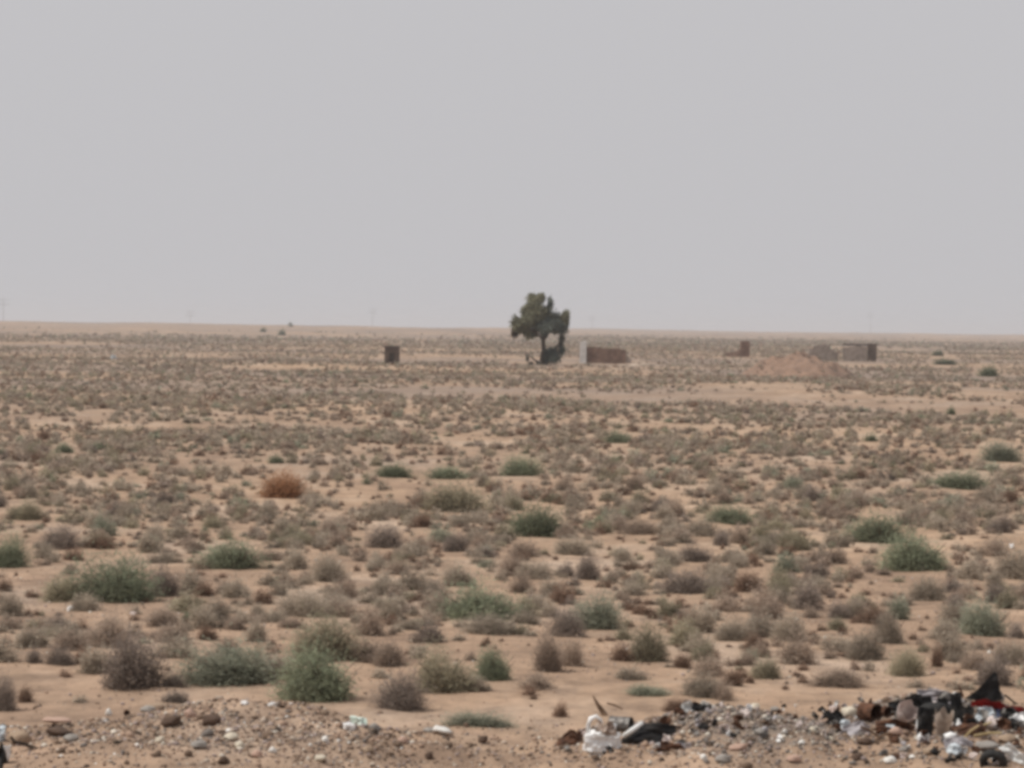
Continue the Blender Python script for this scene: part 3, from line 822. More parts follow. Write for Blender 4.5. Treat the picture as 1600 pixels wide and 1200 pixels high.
# ------------------------------------------------------------------ scrap
WHITE_P = mottled('white_plastic', (0.70, 0.70, 0.69), (0.84, 0.83, 0.82), 0.45, 12, spec=0.5, c3=(0.55, 0.50, 0.43))
BLACK_M = mottled('burnt_black_sheet', (0.012, 0.012, 0.013), (0.035, 0.032, 0.030), 0.85, 9, metal=0.0, c3=(0.04, 0.028, 0.02), spec=0.12)
RUST_M = mottled('rusty_metal', (0.05, 0.025, 0.016), (0.14, 0.065, 0.036), 0.85, 20, metal=0.2)
BRIGHT_M = mottled('pale_painted_metal', (0.55, 0.55, 0.53), (0.76, 0.76, 0.75), 0.5, 10, c3=(0.40, 0.33, 0.26))
RED_M = mottled('faded_red_cloth', (0.27, 0.035, 0.035), (0.42, 0.07, 0.06), 0.9, 14)
BLUE_M = mottled('dark_blue_plastic', (0.025, 0.035, 0.075), (0.05, 0.07, 0.13), 0.5, 10)
LBLUE_M = mottled('pale_blue_plastic', (0.36, 0.40, 0.43), (0.58, 0.62, 0.64), 0.55, 14)
RUB_M = mottled('black_rubber', (0.012, 0.012, 0.012), (0.03, 0.028, 0.026), 0.75, 16)
WOOD_M = mottled('weathered_wood', (0.09, 0.055, 0.035), (0.19, 0.125, 0.08), 0.9, 25)
STRAW_M = mottled('yellowed_wood', (0.30, 0.22, 0.11), (0.46, 0.36, 0.20), 0.85, 25)
PURP_M = mottled('grey_plastic_sheet', (0.28, 0.26, 0.27), (0.44, 0.41, 0.42), 0.6, 12)
GREENP_M = mottled('pale_green_plastic', (0.42, 0.52, 0.45), (0.62, 0.68, 0.62), 0.5, 15)
PINKP_M = mottled('pale_pink_plastic', (0.46, 0.37, 0.34), (0.68, 0.60, 0.56), 0.55, 18)

def crumple(name, mat, w_, h_, seed, amp=0.2, curl=0.6, thick=0.004, outline=None, res=22, fold=0.0):
    """a bent, dented sheet standing in the x-z plane, with real thickness. outline: polygon in 0..1 coords"""
    import bmesh
    r = random.Random(seed); off = Vector((r.uniform(-30, 30), r.uniform(-30, 30), r.uniform(-30, 30)))
    bm = bmesh.new(); g = {}
    def inside(u, v):
        if outline is None: return True
        c = False; n = len(outline)
        for i in range(n):
            (x1, y1), (x2, y2) = outline[i], outline[(i + 1) % n]
            if (y1 > v) != (y2 > v) and u < (x2 - x1) * (v - y1) / (y2 - y1) + x1: c = not c
        return c
    for i in range(res + 1):
        for j in range(res + 1):
            u, v = i / res, j / res
            x = (u - 0.5) * w_; z = v * h_
            nn = mnoise.noise(Vector((u * 2.2, v * 2.2, 0)) + off)
            n2 = mnoise.noise(Vector((u * 5, v * 5, 3)) + off)
            y = amp * w_ * (nn + 0.4 * n2) + curl * w_ * (u - 0.5) ** 2 * 2 + fold * h_ * v * v
            x += amp * w_ * 0.2 * n2; z += amp * h_ * 0.25 * nn
            g[i, j] = bm.verts.new((x, y, z))
    for i in range(res):
        for j in range(res):
            if inside((i + .5) / res, (j + .5) / res):
                bm.faces.new((g[i, j], g[i + 1, j], g[i + 1, j + 1], g[i, j + 1]))
    for v in [v for v in bm.verts if not v.link_faces]: bm.verts.remove(v)
    bmesh.ops.recalc_face_normals(bm, faces=bm.faces)
    bmesh.ops.solidify(bm, geom=list(bm.faces), thickness=thick)
    me = bpy.data.meshes.new(name); bm.to_mesh(me); bm.free(); me.materials.append(mat)
    return me

def lump(name, mat, seed, dims, sub=4, amp=0.35, sharp=1.0):
    """crumpled closed bag or container body"""
    import bmesh
    bm = bmesh.new(); bmesh.ops.create_icosphere(bm, subdivisions=sub, radius=0.5)
    r = random.Random(seed); off = Vector((r.uniform(-30, 30),) * 3)
    for v in bm.verts:
        p = v.co.copy()
        q = Vector([math.copysign(abs(c * 2) ** 0.6, c) * 0.5 for c in p])
        k = 1 + amp * mnoise.noise(p * 2.6 + off) - amp * 0.9 * abs(mnoise.noise(p * 5 + off)) * sharp
        v.co = Vector((q.x * dims[0] * k, q.y * dims[1] * k, q.z * dims[2] * k + dims[2] * 0.5))
    me = bpy.data.meshes.new(name); bm.to_mesh(me); bm.free(); me.materials.append(mat)
    return me

def can_mesh(name, mat, rad, ln, seed, crush=0.25, open_end=True):
    import bmesh
    bm = bmesh.new(); seg = 24; rows = 9; r = random.Random(seed); off = Vector((r.uniform(-9, 9),) * 3)
    rings = []
    prof = [(rad * 1.04, 0), (rad, 0.02)] + [(rad, t) for t in np.linspace(0.1, 0.9, rows)] + [(rad, 0.98), (rad * 1.04, 1.0)]
    for (rr, t) in prof:
        ring = []
        for k in range(seg):
            th = 2 * math.pi * k / seg
            d = 1 - crush * max(0, mnoise.noise(Vector((math.cos(th), math.sin(th), t * 2.2)) * 1.3 + off)) * 1.8 * math.sin(math.pi * (t * 0.8 + 0.1))
            ring.append(bm.verts.new((rr * d * math.cos(th), (t - 0.5) * ln, rr * d * math.sin(th) + rad)))
        rings.append(ring)
    for a, b in zip(rings, rings[1:]):
        for k in range(seg):
            q = (k + 1) % seg
            bm.faces.new((a[k], a[q], b[q], b[k]))
    bm.faces.new(rings[-1])
    if not open_end: bm.faces.new(list(reversed(rings[0])))
    bmesh.ops.recalc_face_normals(bm, faces=bm.faces)
    if open_end: bmesh.ops.solidify(bm, geom=list(bm.faces), thickness=0.002)
    me = bpy.data.meshes.new(name); bm.to_mesh(me); bm.free(); me.materials.append(mat)
    return me

GRP = 'scrap dumped on the rubble bank'
def spot(px, py, dmin=14):
    x, y, z = hit(px, py, dmin); return x, y, z, FPX / y
def scrap(name, me, px, py, label, cat, rot=(0, 0, 0), lift=0.0, group=GRP, dy=0.0):
    x, y, z, ppm = spot(px, py)
    o = put(name, me, (x, y + dy, z + lift), rot=rot)
    return tag(o, label, cat, group)
SC = 24.0 / FPX       # metres per photo pixel on the bank

# crushed white canister: body, handle loop, cap neck
x, y, z, ppm = spot(941, 1178)
root = bpy.data.objects.new('crushed_canister', None); COL.objects.link(root); root.location = (x, y, z - 0.01)
root.rotation_euler = (0, math.radians(3), math.radians(8)); root.scale = (y * 1.0 / 24,) * 3
tag(root, 'crushed white plastic canister with loop handle, brightest thing on the bank', 'canister', GRP)
body = lump('body', WHITE_P, 5, (58 * SC, 34 * SC, 40 * SC), amp=0.5); put('body', body, parent=root)
m = MB(); m.tube([(-25 * SC, 0, 30 * SC), (-25 * SC, 0, 46 * SC), (-22 * SC, 0, 56 * SC), (-14 * SC, 0, 60 * SC), (-6 * SC, 0, 55 * SC), (-4 * SC, 0, 42 * SC)], [3.6 * SC, 3.4 * SC, 4.2 * SC, 3.0 * SC, 2.4 * SC, 3 * SC], 10)
put('handle', m.mesh('handle', WHITE_P, True), parent=root)
k_ = put('torn_flap', crumple('torn_flap', mottled('stained_plastic', (0.16, 0.10, 0.07), (0.50, 0.42, 0.36), 0.6, 30), 34 * SC, 26 * SC, 7, 0.4, 0.6, 0.003, [(0, 0), (0.1, .8), (.35, .5), (.55, 1), (.8, .6), (1, .1)]), (4 * SC, -14 * SC, 32 * SC), parent=root, rot=(0.25, 0, 0.1)); k_['label'] = 'brown stained torn flap'
m = MB(); m.tube([(12 * SC, 0, 36 * SC), (13 * SC, 0, 44 * SC), (14 * SC, -1 * SC, 50 * SC)], [7 * SC, 6 * SC, 6 * SC], 12)
put('neck', m.mesh('neck', WHITE_P, True), parent=root)

scrap('rusty_plate', crumple('rusty_plate', RUST_M, 44 * SC, 26 * SC, 3, 0.18, 0.5, outline=[(0, 0), (0.05, 0.35), (0.5, 1), (1, 0.8), (1, 0)]), 892, 1166,
      'dark rusty bent plate left of the crushed white canister', 'plate', (-0.5, 0, 0.2))
m = MB(); m.tube([(14 * SC, 0, -8 * SC), (6 * SC, 0.01, 8 * SC), (-4 * SC, 0, 22 * SC), (-14 * SC, 0, 40 * SC)], [7.5 * SC, 5.5 * SC, 4 * SC, 1.2 * SC], 7)
scrap('broken_stake', m.mesh('broken_stake', WOOD_M), 938, 1124, 'thick brown pointed stake sticking up behind the crushed white canister', 'stake', dy=0.25)
m = MB(); m.tube([(-16 * SC, 0, 8 * SC), (0, 0, 4 * SC), (16 * SC, 0, -4 * SC)], [2 * SC, 2.2 * SC, 1.4 * SC], 6)
scrap('thin_stick', m.mesh('thin_stick', WOOD_M), 962, 1116, 'thin brown stick lying right of the pointed stake', 'stick', dy=0.25, lift=0.03)
scrap('dented_tin', can_mesh('dented_tin', mottled('dull_tin', (0.10, 0.095, 0.09), (0.22, 0.20, 0.185), 0.5, 12, metal=0.6), 13 * SC, 34 * SC, 4), 970, 1146,
      'dull grey dented tin between the white canister and black sheet', 'tin', (0, 0, 1.2))
# black scooped sheet with a bright edge
o = scrap('scrap_sheet', crumple('scrap_sheet', BLACK_M, 96 * SC, 34 * SC, 9, 0.12, 0.25, 0.006, outline=[(0, 0), (0.02, 0.25), (0.3, 0.95), (0.6, 1), (1, 0.8), (0.95, 0.4), (0.6, 0.12), (0.3, 0)], fold=0.5), 1020, 1163,
          'large black scooped metal sheet right of the crushed white canister', 'metal sheet', (-0.15, 0, -0.12))
m = MB(); m.tube([(-46 * SC, -2 * SC, 10 * SC), (-32 * SC, -2 * SC, 20 * SC), (-16 * SC, 0, 32 * SC)], [3.4 * SC, 4.4 * SC, 3.0 * SC], 8)
e = put('edge_strip', m.mesh('edge_strip', BRIGHT_M, True), parent=o); e['label'] = 'bright white bent edge strip'
scrap('bent_sheet', crumple('bent_sheet', BRIGHT_M, 34 * SC, 22 * SC, 13, 0.3, 0.5, outline=[(0, 0), (0.4, 1), (1, 0.6), (0.9, 0)]), 1076, 1116,
      'small cream bent sheet left of the grey rubble heap', 'metal sheet', (-0.2, 0.2, 0.5))
scrap('bent_sheet', crumple('bent_sheet', BRIGHT_M, 40 * SC, 14 * SC, 14, 0.25, 0.4, outline=[(0, 0.3), (0.2, 1), (1, 0.5), (0.9, 0)]), 1106, 1106,
      'narrow white bent sheet on the left top of the rubble heap', 'metal sheet', (-0.5, 0.2, 0.1))
scrap('scrap_sheet', crumple('scrap_sheet', BLACK_M, 30 * SC, 14 * SC, 15, 0.3, 0.3), 1095, 1112, 'small black sheet between the cream and white bent sheets', 'metal sheet', (-0.5, 0.3, 0))
scrap('bent_sheet', crumple('bent_sheet', PURP_M, 44 * SC, 15 * SC, 16, 0.3, 0.4), 1066, 1172, 'grey flattened sheet in front of the black scooped sheet', 'metal sheet', (-0.9, 0.0, 0.2))
scrap('scrap_sheet', crumple('scrap_sheet', RUST_M, 40 * SC, 18 * SC, 17, 0.3, 0.4), 1044, 1174, 'rust brown torn sheet under the black scooped sheet', 'metal sheet', (-0.8, 0.1, -0.2))

# right heap
def tyre(px, py, R_, r_, label, rot, lift=0.0, arc=1.0, seed=1):
    me_ = MB(); seg = 40; sec = 10; n = int(seg * arc)
    for i in range(n + 1):
        th = 2 * math.pi * i / seg * 1.0
        for k in range(sec):
            ph = 2 * math.pi * k / sec
            q = 1 + 0.08 * math.sin(i * 2.1) * (math.cos(ph) > 0.3)
            rr = R_ + r_ * math.cos(ph) * q
            me_.v.append((rr * math.cos(th), r_ * 1.25 * math.sin(ph), rr * math.sin(th)))
    for i in range(n):
        for k in range(sec):
            q = (k + 1) % sec
            me_.f.append((i * sec + k, i * sec + q, (i + 1) * sec + q, (i + 1) * sec + k))
    return scrap('old_tyre', me_.mesh('old_tyre', RUB_M, True), px, py, label, 'tyre', rot, lift)
tyre(1462, 1122, 22 * SC, 8 * SC, 'black perished tyre lying tilted in the middle of the scrap heap', (1.1, 0.3, 0.35), 4 * SC)
tyre(1552, 1196, 15 * SC, 6 * SC, 'small black tyre half buried at the bottom right', (0.5, 0, -0.3), 4 * SC)
heapers = [
 # px, py, w, h, mat, label, rot, seed, outline
 (1440,1120,46,30,BLACK_M,'black torn sheet at the left front of the scrap heap',(-0.2,0,0.3),21,None),
 (1445,1152,26,44,BLACK_M,'black upright slab below the torn sheet in the scrap heap',(-0.1,0.1,0.2),22,None),
 (1497,1140,18,56,BLACK_M,'narrow black upright strip right of the tan shell in the heap',(-0.1,-0.1,-0.2),23,None),
 (1462,1098,56,20,PURP_M,'grey-mauve plastic sheet draped on top of the scrap heap',(-0.4,0.06,0.1),24,None),
 (1412,1112,44,16,BLACK_M,'black low sheet behind the pale pink bowl in the scrap',(-0.3,0,0.1),25,None),
 (1545,1132,40,28,LBLUE_M,'pale blue cracked plastic panel under the red cloth',(-0.5,0.2,0.2),26,[(0,0),(0.1,0.9),(0.6,1),(1,0.3),(0.8,0)]),
 (1575,1124,34,16,BLUE_M,'dark blue plastic piece below the red cloth near the right edge',(-0.4,0,0),27,None),
 (1590,1140,44,14,BLACK_M,'black flat sheet at the right edge below the dark blue piece',(-0.6,0,0),28,None),
 (1310,1134,34,26,BLACK_M,'dark folded sheet at the left foot of the cream boulder',(-0.3,0.3,0.4),29,[(0,0.2),(0.3,1),(0.7,0.7),(1,0)]),
 (1520,1150,50,26,RUST_M,'rust brown torn sheet in front of the pale blue panel',(-0.7,0,0.2),30,None),
 (1400,1146,60,20,RUST_M,'rust brown buckled sheet in front of the pale pink bowl',(-0.6,0.1,0),31,None),
 (1500,1166,44,16,PURP_M,'grey sheet pressed flat in front of the scrap heap',(-0.8,0,0.1),32,None),
 (1346,1150,44,24,PURP_M,'grey crumpled sheet in front of the dark brown can',(-0.7,0,0.3),33,None),
]
for px, py, wp, hp, mt, lb, rot, sd, ol in heapers:
    scrap('scrap_sheet', crumple('scrap_sheet', mt, wp * SC, hp * SC, sd, 0.22, 0.35, 0.004, ol), px, py, lb, 'metal sheet' if mt in (BLACK_M, RUST_M) else 'plastic sheet', rot)
# black triangle sheet standing up and the thin spike beside it
scrap('triangular_sheet', crumple('triangular_sheet', BLACK_M, 62 * SC, 48 * SC, 41, 0.07, 0.16, 0.006, outline=[(0.0, 0.12), (0.3, 0.42), (0.76, 1.0), (0.84, 0.95), (0.98, 0.1), (0.5, 0.0)], res=40), 1538, 1099,
      'black triangular metal sheet standing upright on the scrap heap', 'metal sheet', (-0.08, 0, 0.1))
m = MB(); m.tube([(6 * SC, 0, -14 * SC), (1 * SC, 0, 8 * SC), (-6 * SC, 0, 28 * SC)], [4.5 * SC, 3 * SC, 0.8 * SC], 6)
scrap('rusty_spike', m.mesh('rusty_spike', RUST_M), 1502, 1090, 'thin rusty spike left of the black triangular sheet', 'spike')
m = MB(); m.tube([(-20 * SC, 0, 0), (0, 0, 12 * SC), (24 * SC, 0, 30 * SC)], [2.2 * SC, 2.0 * SC, 1.4 * SC], 6)
scrap('bent_rod', m.mesh('bent_rod', BLACK_M), 1575, 1100, 'black bent rod right of the black triangular sheet', 'rod', (0, 1.2, 0))
# red cloth
def cloth(px, py, wp, hp, mat, label, seed, rot, name='red_cloth', cat='cloth'):
    import bmesh
    bm = bmesh.new(); nx, nz = 46, 10; g = {}; r = random.Random(seed); off = Vector((r.uniform(-9, 9),) * 3)
    for i in range(nx + 1):
        for j in range(nz + 1):
            u, v = i / nx, j / nz
            wv = mnoise.noise(Vector((u * 6, v * 2, 0)) + off)
            tap = 0.55 + 0.45 * math.sin(math.pi * min(1, u * 1.2 + 0.12))
            g[i, j] = bm.verts.new(((u - 0.5) * wp * SC, -(v - 0.5) * hp * SC * tap * 0.8 + 0.02 * wv, (v * hp * 0.8 * tap + 5 * wv - u * 8) * SC + 0.02))
    for i in range(nx):
        for j in range(nz): bm.faces.new((g[i, j], g[i + 1, j], g[i + 1, j + 1], g[i, j + 1]))
    bmesh.ops.solidify(bm, geom=list(bm.faces), thickness=0.003)
    me = bpy.data.meshes.new(name); bm.to_mesh(me); bm.free(); me.materials.append(mat)
    for p in me.polygons: p.use_smooth = True
    return scrap(name, me, px, py, label, cat, rot)
cloth(1558, 1116, 84, 19, RED_M, 'long faded red cloth lying across the scrap heap', 2, (0, 0.02, 0.05)).location.z += 0.02
# bottles, cans, bowls
scrap('rusty_can', can_mesh('rusty_can', RUST_M, 14 * SC, 30 * SC, 51), 1358, 1128, 'large dark brown rusty can beside the cream boulder', 'can', (0, 0.1, 0.7))
scrap('rusty_can', can_mesh('rusty_can', RUST_M, 6 * SC, 12 * SC, 52), 198, 1119, 'small rusty can with open end on the left bank crest', 'can', (0, 0, 0.2))
scrap('rusty_can', can_mesh('rusty_can', RUST_M, 8 * SC, 16 * SC, 53), 1386, 1120, 'small dark rusty can left of the pale pink bowl', 'can', (0, 0, 0.2))
def bowl_mesh(name, mat, R_, H_, seed):
    import bmesh
    bm = bmesh.new(); seg = 28; rings = []; r = random.Random(seed)
    for t in np.linspace(0, 1, 8):
        rr = R_ * (0.45 + 0.55 * math.sin(t * math.pi / 2)); zz = H_ * t
        rings.append([bm.verts.new((rr * math.cos(2 * math.pi * k / seg) * (1 + 0.06 * math.sin(3 * k * 6.28 / seg + seed)), rr * math.sin(2 * math.pi * k / seg), zz + (0.16 * H_ * math.sin(k * 5 * 6.28 / seg) if t == 1 else 0))) for k in range(seg)])
    for a, b in zip(rings, rings[1:]):
        for k in range(seg): bm.faces.new((a[k], a[(k + 1) % seg], b[(k + 1) % seg], b[k]))
    bm.faces.new(list(reversed(rings[0])))
    bmesh.ops.solidify(bm, geom=list(bm.faces), thickness=0.004)
    me = bpy.data.meshes.new(name); bm.to_mesh(me); bm.free(); me.materials.append(mat); return me
scrap('broken_bowl', bowl_mesh('broken_bowl', PINKP_M, 17 * SC, 26 * SC, 1), 1408, 1132, 'pale pink broken bowl tipped over left of the scrap heap', 'bowl', (0.9, 0.35, 0.2), lift=0.03)
scrap('broken_bowl', bowl_mesh('broken_bowl', mottled('tan_plastic', (0.42, 0.34, 0.28), (0.62, 0.54, 0.47), 0.6, 14), 14 * SC, 36 * SC, 2), 1470, 1150, 'tan upright broken pot leaning in the scrap heap', 'pot', (0.25, 0.1, 0), lift=0.0)
def bottle(px, py, R_, H_, mat, label, rot, lift=0.0):
    m = MB(); z_ = [0, 0.04, 0.1, 0.6, 0.72, 0.82, 0.86, 1.0]; rr = [0.8, 0.98, 1, 1, 0.85, 0.42, 0.36, 0.36]
    m.tube([(0, 0.0, H_ * t) for t in z_], [R_ * q for q in rr], 14)
    return scrap('plastic_bottle', m.mesh('plastic_bottle', mat, True), px, py, label, 'bottle', rot, lift)
bottle(1436, 1140, 5.5 * SC, 24 * SC, WHITE_P, 'small white bottle upright before the black slab in the heap', (0.1, 0.1, 0))
bottle(1500, 1146, 5 * SC, 22 * SC, WHITE_P, 'small white bottle upright right of the black strip in the heap', (0.1, -0.15, 0))
bottle(1476, 1160, 6 * SC, 20 * SC, WHITE_P, 'white bottle lying at the foot of the tan pot', (0.9, 1.0, 0.4), 0.02)
bottle(1437, 1158, 4.5 * SC, 12 * SC, WHITE_P, 'short white bottle under the black upright slab', (0.2, 0.1, 0))
def bag(px, py, wp, hp, mat, label, seed, name='plastic_bag', cat='bag', lift=-0.006):
    return scrap(name, lump(name, mat, seed, (wp * SC, wp * SC * 0.7, hp * SC), 3, 0.6), px, py, label, cat, (0, 0, seed), lift)
scrap('crumpled_paper', crumple('crumpled_paper', WHITE_P, 22 * SC, 10 * SC, 61, 0.4, 0.5, 0.003, [(0, .2), (.3, 1), (.7, .7), (1, .9), (.9, 0), (.4, .1)]), 428, 1105, 'crumpled white paper on the crest of the bank', 'paper', (-0.6, 0.1, 0.3))
bag(560, 1134, 26, 15, GREENP_M, 'pale greenish crumpled plastic on the middle of the bank', 62)
bag(546, 1140, 18, 11, WHITE_P, 'white crumpled plastic touching the greenish plastic', 63)
bag(1588, 1124, 15, 12, WHITE_P, 'white crumpled bag at the right edge below the red cloth', 64)
bag(1490, 1178, 24, 16, LBLUE_M, 'pale blue crumpled bag in front of the scrap heap', 65)
bag(1392, 1146, 16, 14, LBLUE_M, 'small pale crumpled bag in front of the rusty buckled sheet', 66)
bag(1320, 1140, 18, 14, LBLUE_M, 'small pale blue bag in front of the dark folded sheet', 67)
bag(1302, 1116, 12, 16, PINKP_M, 'small cream bag on the dark folded sheet', 68)
bag(1566, 1112, 14, 10, WHITE_P, 'tiny white scrap beside the red cloth', 69)
bag(4, 1192, 24, 26, WHITE_P, 'white crumpled bag in the bottom left corner', 70)
bag(2, 1158, 20, 24, LBLUE_M, 'pale bag at the left edge above the white corner bag', 71)
bag(382, 1100, 12, 6, WHITE_P, 'tiny white scrap on the crest of the bank', 72)
bag(112, 955, 14, 10, WHITE_P, 'white scrap caught by the grey shrub out on the left plain', 73)
for o in [COL.objects[-1]]:
    pass
bag(1581, 857, 10, 9, WHITE_P, 'white scrap lying out on the plain near the right edge', 74)
bag(208, 961, 12, 6, PINKP_M, 'cream scrap on the plain below the big left green shrub', 75)
bag(178, 561, 9, 7, LBLUE_M, 'pale bluish speck of litter far out on the left', 76)
# those out on the plain are farther away: true size grows with distance
for o in list(COL.objects):
    if o.name.startswith('plastic_bag') and o.location.y > 28:
        k = o.location.y / 24.0; o.scale = (k, k, k); o['group'] = 'litter blown out on the plain'
scrap('black_plate', crumple('black_plate', RUB_M, 16 * SC, 44 * SC, 81, 0.5, 0.5, 0.006, [(0.1, 0), (0, 0.7), (0.4, 1), (0.8, 0.6), (1, 0.2)]), 4, 1205, 'black crumpled plate cut by the left edge at the bottom corner', 'plate', (-0.1, 0, 0.2))
m = MB(); m.tube([(-28 * SC, 0, 14 * SC), (-22 * SC, 0, 6 * SC), (-8 * SC, 0.01, 3 * SC), (8 * SC, 0, -3 * SC), (22 * SC, 0, -6 * SC)], [2.4 * SC, 2.6 * SC, 2.8 * SC, 3 * SC, 2.6 * SC], 7)
scrap('bent_branch', m.mesh('bent_branch', mottled('black_wood', (0.02, 0.014, 0.01), (0.06, 0.04, 0.028), 0.9, 20)), 46, 1172, 'bent blackish branch lying at the left end of the bank', 'branch', lift=0.02)
scrap('torn_white_sheet', crumple('torn_white_sheet', BRIGHT_M, 50 * SC, 20 * SC, 99, 0.2, 0.3, 0.004, [(0, .3), (.15, 1), (.5, .8), (1, .5), (.95, .1), (.5, 0)]), 1582, 1196, 'torn white sheet sloping down at the bottom right corner', 'sheet', (-0.3, 0.5, -0.1), lift=0.03)
for (px, py, ln, an, lb) in [(1530, 1146, 42, -0.45, 'yellowed stick rising right, front of the pale blue panel'), (1545, 1156, 46, -0.1, 'long yellowed stick lying flat before the scrap heap'),
                             (1518, 1152, 30, -0.7, 'short yellowed stick leaning on the heap front'), (1380, 1160, 36, -0.5, 'brown stick lying before the pale pink bowl'), (1360, 1152, 34, 0.5, 'brown stick crossing the grey crumpled sheet')]:
    m = MB(); m.tube([(-ln / 2 * SC, 0, 0), (0, 0.005, 1.5 * SC), (ln / 2 * SC, 0, 0)], [2.2 * SC, 2.4 * SC, 1.5 * SC], 6)
    scrap('stick', m.mesh('stick', STRAW_M if 'yellow' in lb else WOOD_M), px, py, lb, 'stick', (0, an, 0.1), lift=0.03)

frag = random.Random(5)
FR = {'pale plastic': (WHITE_P, 'torn pale plastic'), 'black': (BLACK_M, 'burnt black sheet'), 'rusty': (RUST_M, 'rust brown metal'), 'grey': (PURP_M, 'grey plastic'),
      'dull tin': (mottled('dull_tin_scrap', (0.13, 0.12, 0.11), (0.26, 0.24, 0.22), 0.6, 14, metal=0.4), 'dull tin'), 'tan': (PINKP_M, 'tan cardboard')}
ZONES = [((1425, 1598), (1092, 1146), 46, 'in the darkest part of the heap'), ((1290, 1600), (1098, 1150), 64, 'among the large pieces of the scrap heap'), ((1040, 1290), (1100, 1165), 60, 'sunk in the grey rubble heap'),
         ((880, 1040), (1135, 1180), 12, 'around the crushed white canister'), ((1380, 1600), (1145, 1196), 40, 'on the slope in front of the scrap heap')]
FMESH = {}
for (xa, xb), (ya, yb), cnt, where in ZONES:
    for q in range(cnt):
        fk = frag.choices(list(FR), [1.2, 9, 4, 1.5, 5, 1.5] if 'dark' in where else [2, 5, 4, 3, 5, 3] if 'grey' not in where else [1, 1.5, 3, 4, 6, 3])[0]
        v_ = frag.randrange(5)
        if (fk, v_) not in FMESH:
            rr_ = random.Random(v_ * 7 + len(fk)); ol = [(0.5 + 0.5 * rr_.uniform(.55, 1) * math.cos(a), 0.5 + 0.5 * rr_.uniform(.55, 1) * math.sin(a)) for a in np.linspace(0, 5.6, 7)]
            FMESH[fk, v_] = crumple('scrap_fragment', FR[fk][0], 1.0, 0.7, 90 + v_, 0.35, 0.4, 0.03, ol, res=12)
        px, py = frag.uniform(xa, xb), frag.uniform(ya, yb)
        if px > 1505 and py < 1120: py += 26
        s_ = frag.uniform(8, 26) * SC * (1.5 if 'dark' in where else 1)
        o = scrap('scrap_fragment', FMESH[fk, v_], px, py, f'small crumpled scrap of {FR[fk][1]} {where}', 'scrap', (frag.uniform(-1.2, .3), frag.uniform(-.6, .6), frag.uniform(0, 6.3)), lift=0.0, group='small scraps in the rubbish')
        o.scale = (s_, s_, s_)

